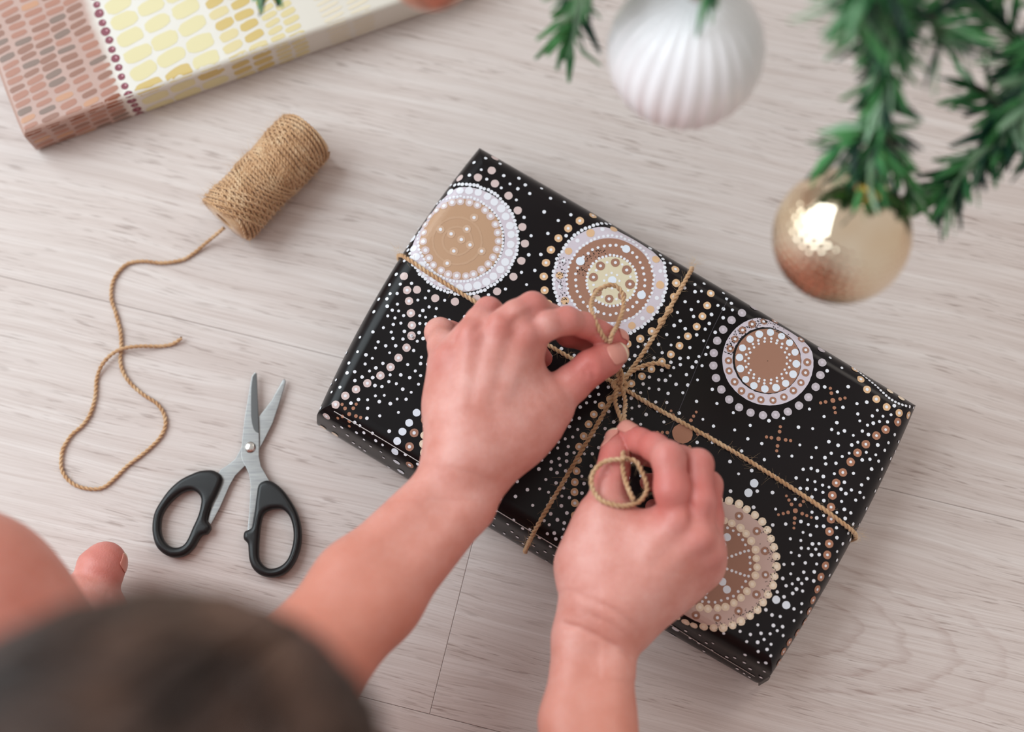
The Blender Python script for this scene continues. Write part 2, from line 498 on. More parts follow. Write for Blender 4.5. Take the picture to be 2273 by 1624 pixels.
# circle 4 (half under the right hand)
mx, my = 1580, 1250
ring_fill('rose', mx, my, 1, 141, .00008, rough=.012); excl.append((mx, my, 150))
ring_fill('brown', mx, my, 1, 98, .00016, rough=.006)
ring_dots('bone', mx, my, 143, 42, 9.4, .0002, .05, centre='bone_light', cr=4.5)
ring_dots('bone', mx, my, 100, 32, 9.0, .00024, .08, centre='bone_light', cr=4.2)
ring_dots('brown', mx, my, 121, 15, 9.4, .0002, .2, centre='white', cr=3.6)
ring_dots('white', mx, my, 86, 38, 3.2, .00026)
for k in range(9):
    a = 2 * math.pi * k / 9 + .35
    for i, rr in enumerate((26, 47, 67)):
        dot('bluewhite' if k % 2 else 'white', mx + rr * math.cos(a), my + rr * math.sin(a), 9 if k % 2 else 3.4, .00024, 12)
        if not k % 2: dot('white', mx + (rr + 10) * math.cos(a), my + (rr + 10) * math.sin(a), 3.2, .00024, 8)
# circle 5 (mostly under the left hand)
mx, my = 1022, 985
ring_fill('rose', mx, my, 1, 78, .00008, rough=.01); excl.append((mx, my, 96))
ring_dots('bone', mx, my, 82, 26, 9.6, .0002, 0, centre='bone_light', cr=4.5)
ring_dots('bone', mx, my, 64, 20, 8.6, .0002, 0, centre='bone_light', cr=4.2)
# dotted lines
L1 = [z3(790, 1215), z3(805, 1300), z3(820, 1395), z3(828, 1490), z3(824, 1570)] + [z7(*q) for q in ((612, 172), (583, 240), (536, 299), (490, 353), (431, 402), (355, 447), (289, 482), (227, 520), (171, 570), (118, 637))]
L2 = [z1(*q) for q in ((1925, 145), (1902, 222), (1872, 290), (1836, 355), (1780, 415), (1728, 475), (1673, 530), (1617, 575), (1551, 623), (1491, 668), (1424, 714), (1350, 770), (1290, 812), (1238, 852), (1188, 908), (1155, 970), (1124, 1045), (1095, 1112), (1088, 1195), (1078, 1265), (1068, 1335), (1066, 1397), (1068, 1467), (1068, 1545))] + [z2(*q) for q in ((341, 660), (337, 727), (325, 792), (297, 850), (270, 908), (235, 945), (205, 985), (180, 1000))]
L3 = [z5(*q) for q in ((1387, 802), (1314, 848), (1259, 884), (1195, 936), (1145, 987), (1104, 1042), (1057, 1105), (1017, 1168), (994, 1243), (986, 1313), (987, 1385))] + [z6(*q) for q in ((1440, 435), (1438, 520), (1425, 597), (1412, 672), (1380, 750), (1355, 835), (1325, 910), (1298, 985), (1265, 1060), (1215, 1135), (1160, 1200), (1120, 1265), (1088, 1340), (1052, 1410))]
for q in L1: big('pink', *q, 9.4, 'white', 3.6)
for q in L2: big('peach', *q, 8.8, 'white', 3.6)
for q in L3: big('copper', *q, 9.6, 'white', 3.2)
for q in ((1128, 488), (1165, 546), (1203, 607), (1258, 665), (1320, 712), (1396, 748), (1450, 760)): big('peach', *z5(*q), 8.8, 'white', 3.6)
wl = spline([(*z5(*q), 0) for q in ((1110, 470), (1180, 525), (1260, 590), (1330, 655), (1400, 695), (1480, 715))], 8.0)
for q in wl: dot('white', q[0], q[1], 3.4, .00014, 8); excl.append((q[0], q[1], 4))
for q in ((1270, 562), (1340, 618), (1408, 660)): big('bone', *z5(*q), 8.5)
for q in ((700, 572), (641, 618), (598, 677), (559, 728), (529, 782), (516, 843), (526, 902), (550, 957), (588, 1005), (357, 900), (402, 897)): big('bluewhite', *z7(*q), 8.8)
for q in ((693, 660), (627, 735), (600, 815), (602, 920)): big('brown', *z7(*q), 10, 'white', 4)
for q in ((98, 702), (167, 741), (222, 790), (267, 844), (305, 890)): big('bone', *z7(*q), 8.8)
for q in ((525, 1170), (490, 1227)): big('bluewhite', *z5(*q), 9.5)
for q in ((1070, 908), (1140, 945), (375, 1108), (353, 1150)): big('bluewhite', *z6(*q), 9.0)
# small copper stars
def star(cx, cy, arms, pitch, r0, rot, n=2):
    big('copper', cx, cy, r0)
    for k in range(arms):
        a = rot + 2 * math.pi * k / arms
        for i in range(1, n + 1): big('copper', cx + (r0 + pitch * i) * math.cos(a), cy + (r0 + pitch * i) * math.sin(a), 4.6 - .5 * i)
star(*z5(997, 673), 4, 11, 5.5, -.2); star(*z5(671, 903), 4, 11, 5, .15); star(*z5(772, 1335), 5, 11, 5.5, .4, 3)
star(*z5(95, 870), 6, 11, 23, -1.0, 3); star(*z7(250, 625), 5, 11, 4.5, .3)
# the many small white dots: dense along the dotted lines, loose elsewhere
dense = np.array(L1 + L2 + L3)
poly = np.array([(1066, 336), (1560, 622), (2026, 905), (2012, 960), (1906, 1165), (1715, 1490), (1660, 1522), (1457, 1412), (1233, 1280), (890, 1074), (708, 955), (702, 930), (735, 835), (800, 722), (903, 562), (1000, 412)])
def inside(x, y):
    c = False; n = len(poly); j = n - 1
    for i in range(n):
        if (poly[i][1] > y) != (poly[j][1] > y) and x < (poly[j][0] - poly[i][0]) * (y - poly[i][1]) / (poly[j][1] - poly[i][1]) + poly[i][0]: c = not c
        j = i
    return c
ex = np.array(excl); cell = {}
count = 0
for _ in range(26000):
    x = rng.uniform(690, 2040); y = rng.uniform(330, 1535)
    if not inside(x, y): continue
    dd = np.hypot(dense[:, 0] - x, dense[:, 1] - y).min()
    corner = math.hypot(x - 1075, y - 380)
    rm = 14.5 if dd < 62 else (19 if dd < 85 else 29)
    if corner < 110: rm = 19
    if y > 905 + (x - 728) * 0.603 and x < 1700: rm = min(rm, 15)
    rm *= rng.uniform(0.85, 1.25)
    if (np.hypot(ex[:, 0] - x, ex[:, 1] - y) < ex[:, 2] + 4.5).any(): continue
    gx, gy = int(x // 32), int(y // 32); ok = True
    for i in (-1, 0, 1):
        for j in (-1, 0, 1):
            for (u, v) in cell.get((gx + i, gy + j), ()):
                if (u - x) ** 2 + (v - y) ** 2 < rm * rm: ok = False
    if not ok: continue
    cell.setdefault((gx, gy), []).append((x, y))
    dot('white', x, y, rng.uniform(3.2, 4.4), .00012, 8); count += 1
# paper speckle where paint is thin (circle 2, 3 and 4 rims)
for (cx, cy, R, a0, a1, n) in ((1354, 621, 110, 2.2, 3.6, 130), (1354, 621, 68, 3.3, 4.6, 70), (1704, 801, 88, 3.3, 5.4, 220), (1580, 1250, 138, -.6, 1.5, 150)):
    for _ in range(n):
        a = rng.uniform(a0, a1); rr = R + rng.normal(0, 6)
        dot('black', cx + rr * math.cos(a), cy + rr * math.sin(a), rng.uniform(.7, 1.7), .00022, 5)
PRINTC = dict(white=(228, 229, 236), lilac=(205, 194, 203), tan=(186, 149, 120), tan_light=(200, 166, 140), tan_swirl=(191, 155, 127), pink=(207, 186, 183), brown=(158, 116, 97),
              cream=(214, 202, 174), peach=(217, 178, 140), bluewhite=(222, 228, 238), greylilac=(186, 176, 182), rose=(200, 172, 163), bone=(232, 212, 188),
              bone_light=(244, 230, 212), copper=(166, 116, 92), black=(20, 17, 19))
for k, (pv, pf) in pr.d.items():
    o = mesh_obj('printed_%s_marks' % k, [Vector(v) - Vector(gift_root_loc) for v in pv], pf, mat('ink_' + k, srgb(*PRINTC[k]), 0.32, spec=0.35), gift, smooth=False)
    o['kind'] = 'stuff'
# white cut edges of the paper
def strip_on_gift(pxs, wpx, lift, key):
    q = spline([(x, y, 0) for x, y in pxs], 6.0); pts = []; F = []
    for i in range(len(q)):
        h = on_gift(q[i][0], q[i][1])
        d = q[min(i + 1, len(q) - 1)] - q[max(i - 1, 0)]; d /= np.linalg.norm(d)
        for s in (-1, 1):
            h = on_gift(q[i][0] - s * d[1] * wpx / 2, q[i][1] + s * d[0] * wpx / 2)
            pts.append((h[0] + h[1] * lift) - Vector(gift_root_loc))
    F = [(2 * i, 2 * i + 1, 2 * i + 3, 2 * i + 2) for i in range(len(q) - 1)]
    return mesh_obj('paper_edge', pts, F, key, gift)
EDGE = mat('paper_cut_edge', srgb(196, 190, 188), 0.6)
EDGE2 = mat('paper_seam', srgb(62, 58, 66), 0.5)
strip_on_gift([(742, 912), (835, 966), (935, 1027), (1100, 1130), (1255, 1224)], 1.8, .0004, EDGE)
strip_on_gift([(1486, 1383), (1560, 1430), (1676, 1500)], 1.2, .0004, EDGE)
strip_on_gift([(1618, 660), (1575, 745), (1530, 855), (1470, 1000)], 1.1, .0004, EDGE2)
# small folded corner of paper sticking out at the near right corner
fc = P(1700, 1500, .012); tc = []
for (x, y, z) in ((1684, 1500, .026), (1710, 1502, .020), (1706, 1509, .006), (1684, 1522, .002), (1697, 1507, .013)): tc.append(P(x, y, z) - Vector(gift_root_loc))
fl = mesh_obj('folded_corner', tc, [(0, 4, 1), (1, 4, 2), (2, 4, 3), (3, 4, 0)], PBLACK, gift, smooth=False)
sm = fl.modifiers.new('thickness', 'SOLIDIFY'); sm.thickness = 0.0005

# ------------------------------------------------------------------ the brown and yellow gift, far left
G2H = 0.030
O2 = P(85, 337, 0); e1 = (P(960, 27, 0) - O2); L2len = 0.335; e1.normalize(); e2 = Vector((-e1.y, e1.x, 0))
W2 = 0.22
V, F = rounded_box(L2len / 2, W2 / 2, G2H / 2, 0.004, 0.004, 0.004, 40, 24, 4)
V = V + np.array((L2len / 2, W2 / 2, G2H / 2))
# slack paper: ends bulge outward, top dips a little
endb = np.exp(-V[:, 0] / 0.02)
V[:, 0] -= 0.006 * endb * np.sin(np.clip(V[:, 1] / W2, 0, 1) * math.pi) ** 0.5 * (1 - V[:, 2] / G2H * 0.4)
V[:, 2] += 0.0006 * np.sin(V[:, 0] * 40 + V[:, 1] * 25) * (V[:, 2] > 0.02)
g2 = empty('wrapped_gift', (O2.x, O2.y, 0), 'flat gift box in brown and yellow brushstroke patterned paper at the top left', 'gift')
g2.rotation_euler = (0, 0, math.atan2(e1.y, e1.x))
def loc2(v): d = Vector(v) - Vector((O2.x, O2.y, 0)); return Vector((d.dot(e1), d.dot(e2), d.z))
s_b = loc2(P(284, 206, G2H)).x
def paper2():
    m = mat('brushstroke_gift_paper', srgb(226, 216, 204), 0.28, spec=0.5)
    t = NT(m); co = t.objco()
    sx = t.n('ShaderNodeSeparateXYZ'); t.l(co, sx.inputs[0])
    wob = t.math('ADD', sx.outputs[0], t.math('MULTIPLY', t.math('SUBTRACT', t.noise(co, 120, 2), 0.5), 0.004))
    c = t.ramp(wob, [(s_b - .0065, srgb(176, 142, 130)), (s_b - .005, srgb(216, 211, 203)), (0.30, srgb(212, 204, 192))])
    t.l(c, t.b.inputs['Base Color'])
    t.bump(t.noise(co, 22, 2), 0.3, 0.003)
    return m
g2p = mesh_obj('paper_wrap', V, F, paper2(), g2)
g2_bvh = BVHTree.FromPolygons([Vector(v) for v in V], F)
pr2 = Print()
def q2(s, t): return Vector((s, t, G2H + .004)) if t > 0.002 else Vector((s, -0.004, G2H + t)) if t < -0.002 else Vector((s, 0, G2H))
def stroke(key, s, t, ls, lt, tilt, n=18, lift=.00012, pw=3.2):
    pts = [snap(g2_bvh, q2(s, t), lift)]
    rough = [rng.uniform(.95, 1.05) for _ in range(n)]
    ring2 = []
    for f in (0.55, 1.0):
        for k in range(n):
            a = 2 * math.pi * k / n
            ca, sa = math.cos(a), math.sin(a)
            x = math.copysign(abs(ca) ** (2 / pw), ca) * ls / 2 * rough[k] * f
            y = math.copysign(abs(sa) ** (2 / pw), sa) * lt / 2 * rough[k] * f
            pts.append(snap(g2_bvh, q2(s + x * math.cos(tilt) - y * math.sin(tilt), t + x * math.sin(tilt) + y * math.cos(tilt)), lift))
    F = [(0, k + 1, (k + 1) % n + 1) for k in range(n)]
    F += [(k + 1, n + k + 1, n + (k + 1) % n + 1, (k + 1) % n + 1) for k in range(n)]
    pr2.poly(key, pts, F)
browns = ['stroke_tan'] * 5 + ['stroke_brown'] * 4 + ['stroke_grey'] * 2 + ['stroke_sand']
for ci in range(6):
    sc_ = s_b - .0115 - ci * .0142
    if sc_ < .006: continue
    t = -G2H + .003 + .002 * (ci % 2)
    while t < W2 - .01:
        ss = sc_ - max(0, t) * 0.05 + rng.uniform(-.0008, .0008) + .0014 * math.sin(t * 70 + ci)
        key = browns[rng.integers(0, len(browns))]
        if -0.004 < t < 0.004: key = 'stroke_rust'
        stroke(key, ss, t, .0122 * rng.uniform(.92, 1.08), .0043 * rng.uniform(.85, 1.15), rng.uniform(.06, .2))
        t += .0062 * rng.uniform(.94, 1.06)
t = -G2H + .003
k = 0
while t < W2 - .01:
    r = .0030 * rng.uniform(.85, 1.2)
    stroke('bead_burgundy', s_b + rng.uniform(-.0004, .0004) - max(0, t) * .01, t, 2 * r, 2 * r, 0, 14, pw=2)
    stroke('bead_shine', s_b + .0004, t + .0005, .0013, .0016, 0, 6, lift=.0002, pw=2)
    t += .0074 * rng.uniform(.92, 1.05); k += 1
for (off, ncol, ls, lt, pitch, pit_s, key) in ((.0155, 3, .0196, .0112, .0138, .0212, 'stroke_yellow'), (.0790, 2, .0138, .0070, .0090, .0158, 'stroke_gold'), (.1100, 2, .0112, .0046, .0062, .0126, 'stroke_pale'), (.151, 2, .016, .0028, .0046, .0190, 'stroke_faint')):
    for ci in range(ncol):
        t = -G2H + .004 + .003 * ci
        while t < W2 - .01:
            kk = key
            if key == 'stroke_gold' and rng.uniform() < .4: kk = 'stroke_pale'
            if key == 'stroke_yellow' and abs(t) < .007: kk = 'stroke_gold'
            stroke(kk, s_b + off + ci * pit_s - max(0, t) * .03 + rng.uniform(-.0006, .0006), t, ls * rng.uniform(.94, 1.05), lt * rng.uniform(.92, 1.06), rng.uniform(.08, .22), 20)
            t += pitch * rng.uniform(.96, 1.04)
for i, t in enumerate((-.018, -.012, -.006, .001, .008, .016)):
    stroke('bead_burgundy', L2len - .028, t, .006, .005, 0, 12, pw=2)
P2C = dict(stroke_tan=(164, 112, 92), stroke_brown=(142, 98, 80), stroke_grey=(126, 102, 90), stroke_sand=(186, 136, 104), stroke_rust=(132, 68, 36),
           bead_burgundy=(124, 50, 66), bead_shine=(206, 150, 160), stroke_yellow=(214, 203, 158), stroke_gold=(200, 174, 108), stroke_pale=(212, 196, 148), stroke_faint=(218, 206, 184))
for k, (pv, pf) in pr2.d.items():
    o = mesh_obj('printed_' + k + 's', pv, pf, mat('ink2_' + k, srgb(*P2C[k]), 0.3, spec=0.4), g2, smooth=False)
    o['kind'] = 'stuff'

# ------------------------------------------------------------------ twine tied around the gift
TW = 0.00148
def gift_path(pxs, lift=TW):
    q = spline([(x, y, 0) for x, y in pxs], 3.0)
    out = []
    for x, y, _ in q:
        h = on_gift(x, y)
        if h: out.append(np.array(h[0] + h[1] * lift))
    return out
def down_side(p, outward, z0):
    """points from p down the box's side to the floor"""
    res = []
    for z in np.linspace(p[2] - .002, z0, 12):
        c = Vector((p[0], p[1], z)) + Vector(outward) * 0.02
        loc, nor, _, _ = gift_bvh.find_nearest(c)
        res.append(np.array((loc + nor * TW)))
    return res
ux = (B_t - A_t).normalized(); uy = (D_t - A_t).normalized()
pa = gift_path([(897, 570), (915, 582), (950, 606), (1050, 668), (1200, 757), (1375, 858), (1450, 903), (1640, 1010), (1800, 1112), (1870, 1162), (1893, 1182)])
pa = down_side(pa[0], -ux, .002)[::-1] + pa + down_side(pa[-1], ux, .002)
pb = gift_path([(1531, 606), (1500, 660), (1440, 765), (1375, 858), (1330, 935), (1250, 1070), (1190, 1172), (1166, 1222), (1156, 1242)])
pb = down_side(pb[0], -uy, .002)[::-1] + pb + down_side(pb[-1], uy, .002)
tw_loc = P(1375, 858, GH)
twine = empty('tied_twine', tw_loc, 'brown jute twine tied crosswise around the black gift, bow loops held in the fingers', 'twine')
def make_cord(name, path, parent, fuzz=0, r=TW, flen=0.0055, step=.0008):
    p = spline(path, step) - np.array(parent.location)
    a = Acc(); twine_acc(a, p, r, jitter=.05)
    o = a.obj(name, JUTE, parent)
    if fuzz:
        f = Acc(); fuzz_acc(f, p, fuzz, flen, r); fo = f.obj('loose_fibres', JUTE_FIBRE, o); fo['kind'] = 'stuff'
    return o
make_cord('cord_lengthwise', pa, twine, 420)
make_cord('cord_crosswise', pb, twine, 300)
def P3(lst): return [np.array(P(x, y, z)) for x, y, z in lst]
# knot: a few tight turns round the crossing
kn = []
for i in range(40):
    a = i / 40 * 2 * math.pi * 2.5
    kn.append(np.array(tw_loc) + np.array((0.0042 * math.cos(a), 0.0042 * math.sin(a) * .7, 0.0024 + 0.0030 * abs(math.sin(a * .5)))))
make_cord('knot', kn, twine, 40, r=TW * 1.1)
make_cord('cord_tail', P3([(1380, 850, .0545), (1400, 826, .0555), (1430, 811, .056), (1460, 806, .0565), (1486, 815, .0555)]), twine, 30)
# ------------------------------------------------------------------ spool of twine on the floor
SZ = 0.0208
sp0, sp1 = P(499, 491, SZ), P(689, 293, SZ)
sax = (sp1 - sp0); SL = sax.length; sax.normalize()
sv = Vector((0, 0, 1)); su = sax.cross(sv)
spool = empty('twine_spool', (sp0 + sp1) / 2 - Vector((0, 0, SZ)), 'roll of brown jute twine lying on the floor with a loose curling tail', 'twine')
def sp_pt(u, th, r):
    c = sp0 + sax * (u * SL)
    return np.array(c + su * (r * math.cos(th)) + sv * (r * math.sin(th)))
sroot = np.array(spool.location)
def prof(u):   # winding radius along the roll
    return 0.0188 - 0.0022 * max(0, 1 - u / .07) ** 2 - 0.0022 * max(0, (u - .93) / .07) ** 2 + 0.0006 * math.sin(u * 9 + 1)
# solid body of inner windings with a hole, turned
n = 40; us = np.linspace(0, 1, 30); Vb = []; Fb = []
pr_ = [(0.0, .0075), (0.0, .0168)] + [(u, prof(u)) for u in us[1:-1]] + [(1.0, .0168), (1.0, .0075), (.5, .0075), (0.0, .0075)]
for (u, r) in pr_:
    for k in range(n): Vb.append(sp_pt(u, 2 * math.pi * k / n, r) - sroot)
for i in range(len(pr_) - 1):
    for k in range(n): Fb.append((i * n + k, i * n + (k + 1) % n, (i + 1) * n + (k + 1) % n, (i + 1) * n + k))
mesh_obj('inner_windings', Vb, Fb, JUTE, spool)
a = Acc(); allp = []
sets = [(0.03, 0.40, 15, +0.085, .0004), (0.32, 0.66, 14, -0.07, .0006), (0.60, 0.97, 15, +0.08, .0004), (0.06, 0.50, 13, -0.06, .0013), (0.50, 0.95, 13, -0.075, .0013),
        (0.42, 0.58, 5, +0.13, .0020), (0.05, 0.30, 5, 0.12, .0018), (0.68, 0.93, 6, 0.10, .0018)]
for (u0, u1, turns, tiltu, dr) in sets:
    pts = []
    N = turns * 26
    for i in range(N + 1):
        f = i / N; th = 2 * math.pi * f * turns
        u = u0 + (u1 - u0) * f + tiltu * math.sin(th + 1.9 + u0 * 3)
        u = min(max(u, .012), .988)
        pts.append(sp_pt(u, th, prof(u) + dr + .0002 * math.sin(f * 90)) - sroot)
    p = np.array(pts); p = spline(p, .0016)
    p[:, 2] = np.maximum(p[:, 2], .0011)
    twine_acc(a, p, .00115, pitch=.006, sides=4)
    allp.append(p)
wo = a.obj('outer_windings', JUTE, spool)
f = Acc()
for p in allp: fuzz_acc(f, p, 480, .0055, .0012, .00006)
fo = f.obj('loose_fibres', JUTE_FIBRE, wo); fo['kind'] = 'stuff'
tail = [(715, 528), (660, 570), (610, 612), (560, 640), (480, 652), (400, 645), (340, 655), (300, 690), (275, 740), (272, 800), (290, 860), (308, 930), (312, 1000), (308, 1050), (320, 1100), (350, 1145), (400, 1190), (460, 1230), (490, 1280), (490, 1330), (460, 1380), (400, 1435), (340, 1480), (290, 1530), (240, 1570), (190, 1578), (130, 1565), (85, 1530), (65, 1480), (75, 1410), (110, 1355), (150, 1320), (185, 1270), (205, 1200), (213, 1120), (240, 1060), (290, 1015), (340, 998), (400, 993), (470, 993), (520, 985), (560, 960)]
tp = []
for i, (x, y) in enumerate(tail):
    X, Y = 100 + .5418 * x, 230 + .5418 * y
    z = .0016
    if i == 0: X, Y, z = 498, 505, .012
    if i == 1: z = .004
    if 35 <= i <= 38: z = .0042
    if i == len(tail) - 1: z = .004
    tp.append(np.array(P(X, Y, z)))
make_cord('loose_tail', tp, spool, 120, r=.0013, flen=.005)

# ------------------------------------------------------------------ scissors
STEEL = mat('blade_steel', srgb(196, 196, 196), 0.33, metal=1.0)
tS = NT(STEEL); cS = tS.objco()
tS.l(tS.ramp(tS.noise(tS.mapping(cS, (60, 700, 1)), 1, 3), [(0.3, srgb(150, 150, 151)), (0.7, srgb(172, 171, 170))]), tS.b.inputs['Base Color'])
tS.bump(tS.noise(tS.mapping(cS, (40, 900, 1)), 1, 3), .05, .0003)
BEVEL = mat('blade_ground_edge', srgb(96, 95, 95), 0.35, metal=1.0)
PLAST = mat('black_handle_plastic', srgb(20, 20, 22), 0.42, spec=0.45)
tP = NT(PLAST); tP.bump(tP.noise(tP.objco(), 3000, 2), .08, .0003)
RIVET = mat('rivet_steel', srgb(212, 210, 206), 0.22, metal=1.0)
def zs(x, y): return 310 + .3079 * x, 800 + .3079 * y
sc_loc = P(*zs(797, 625), 0)
scis = empty('scissors', sc_loc, 'small open scissors with black plastic handles lying on the floor', 'scissors')
def flat_part(name, outline, z0, z1, m, holes=(), bevel=.0003, smooth_step=None, parent=scis):
    cu = bpy.data.curves.new(name + '_outline', 'CURVE'); cu.dimensions = '2D'; cu.fill_mode = 'BOTH'
    for lst in (outline, *holes):
        pts = [np.array(P(*zs(x, y), (z0 + z1) / 2))[:3] - np.array(sc_loc) for x, y in lst]
        if smooth_step: pts = spline(pts, smooth_step, closed=True)[:-1]
        s = cu.splines.new('POLY'); s.points.add(len(pts) - 1); s.use_cyclic_u = True
        for i, p in enumerate(pts): s.points[i].co = (p[0], p[1], 0, 1)
    cu.extrude = max((z1 - z0) / 2 - bevel, .00005); cu.bevel_depth = bevel; cu.bevel_resolution = 3 if bevel > .001 else 1
    cu.offset = -bevel
    tmp = bpy.data.objects.new('tmp', cu); C.objects.link(tmp)
    dg = bpy.context.evaluated_depsgraph_get()
    me = bpy.data.meshes.new_from_object(tmp.evaluated_get(dg)); me.name = name
    bpy.data.objects.remove(tmp)
    me.materials.clear(); me.materials.append(m)
    bm = bmesh.new(); bm.from_mesh(me); bmesh.ops.remove_doubles(bm, verts=bm.verts, dist=1e-6); bm.to_mesh(me); bm.free()
    o = bpy.data.objects.new(name, me); o.location = (0, 0, (z0 + z1) / 2); link(o, parent)
    me.polygons.foreach_set('use_smooth', [True] * len(me.polygons))
    wn = o.modifiers.new('weighted', 'WEIGHTED_NORMAL'); wn.keep_sharp = False; wn.weight = 80
    return o
bladeA = [(830, 85), (845, 92), (849, 200), (853, 300), (858, 430), (862, 560), (861, 690), (875, 760), (915, 830), (945, 880), (900, 950), (850, 1010), (830, 1100), (812, 1205), (778, 1226), (790, 1100), (801, 900), (790, 820), (765, 765), (740, 720), (732, 680), (740, 560), (760, 400), (790, 220), (808, 115)]
bladeB = [(1045, 130), (1054, 150), (1035, 220), (1010, 300), (960, 450), (900, 570), (868, 630), (850, 690), (755, 765), (690, 830), (650, 900), (580, 1060), (515, 1182), (490, 1160), (520, 1040), (560, 900), (560, 830), (585, 785), (640, 750), (690, 710), (725, 645), (760, 560), (815, 470), (856, 412), (950, 290), (1030, 145)]
bo = flat_part('blade', bladeB, .0030, .0042, STEEL); bo['label'] = 'lower steel blade'
bo = flat_part('blade', bladeA, .0044, .0056, STEEL); bo['label'] = 'upper steel blade with ground edge'
bev = flat_part('ground_edge', [(829, 92), (843, 94), (847, 200), (851, 300), (856, 430), (858, 522), (838, 515), (822, 495), (810, 455), (803, 400), (802, 300), (804, 200), (813, 120)], .00545, .00575, BEVEL, parent=bo, bevel=.0001)
bev.location.z -= bo.location.z
HL = [(485, 792), (530, 793), (575, 815), (597, 850), (590, 890), (555, 970), (520, 1040), (495, 1110), (490, 1160), (510, 1185), (517, 1210), (500, 1240), (490, 1252), (455, 1260), (430, 1290), (395, 1350), (340, 1400), (280, 1420), (220, 1415), (160, 1380), (120, 1330), (98, 1250), (97, 1170), (115, 1090), (160, 1010), (220, 930), (300, 860), (390, 815), (440, 797)]
HLh = [(375, 937), (420, 955), (445, 990), (445, 1040), (425, 1120), (385, 1210), (350, 1290), (320, 1330), (275, 1348), (225, 1340), (185, 1305), (160, 1250), (155, 1190), (165, 1120), (200, 1055), (250, 1000), (310, 955)]
HR = [(900, 870), (940, 868), (985, 890), (1040, 940), (1090, 1010), (1130, 1080), (1155, 1150), (1168, 1230), (1165, 1320), (1145, 1400), (1105, 1480), (1050, 1535), (990, 1560), (930, 1563), (870, 1545), (820, 1500), (795, 1440), (788, 1380), (785, 1330), (775, 1310), (755, 1290), (752, 1260), (762, 1232), (785, 1222), (810, 1205), (825, 1140), (835, 1060), (845, 980), (860, 900)]
HRh = [(1000, 1070), (1040, 1080), (1080, 1120), (1105, 1190), (1112, 1270), (1100, 1350), (1070, 1430), (1020, 1480), (950, 1500), (900, 1480), (865, 1430), (860, 1360), (865, 1270), (875, 1180), (895, 1110), (940, 1078)]
flat_part('handle', HL, .0004, .0088, PLAST, (HLh,), .0030, .0012)
flat_part('handle', HR, .0006, .0092, PLAST, (HRh,), .0030, .0012)
rv = []; rf = []
rc = np.array(P(*zs(797, 625), .0056)) - np.array(sc_loc); R = .0038
for i in range(7):
    a_ = i / 6 * math.pi / 2
    for k in range(24):
        th = 2 * math.pi * k / 24
        rv.append((rc[0] + R * math.cos(a_) * math.cos(th), rc[1] + R * math.cos(a_) * math.sin(th), .0056 + .0018 * math.sin(a_)))
for i in range(6):
    for k in range(24): rf.append((i * 24 + k, i * 24 + (k + 1) % 24, (i + 1) * 24 + (k + 1) % 24, (i + 1) * 24 + k))
rf.append(tuple(range(144, 168)))
mesh_obj('rivet', rv, rf, RIVET, scis)

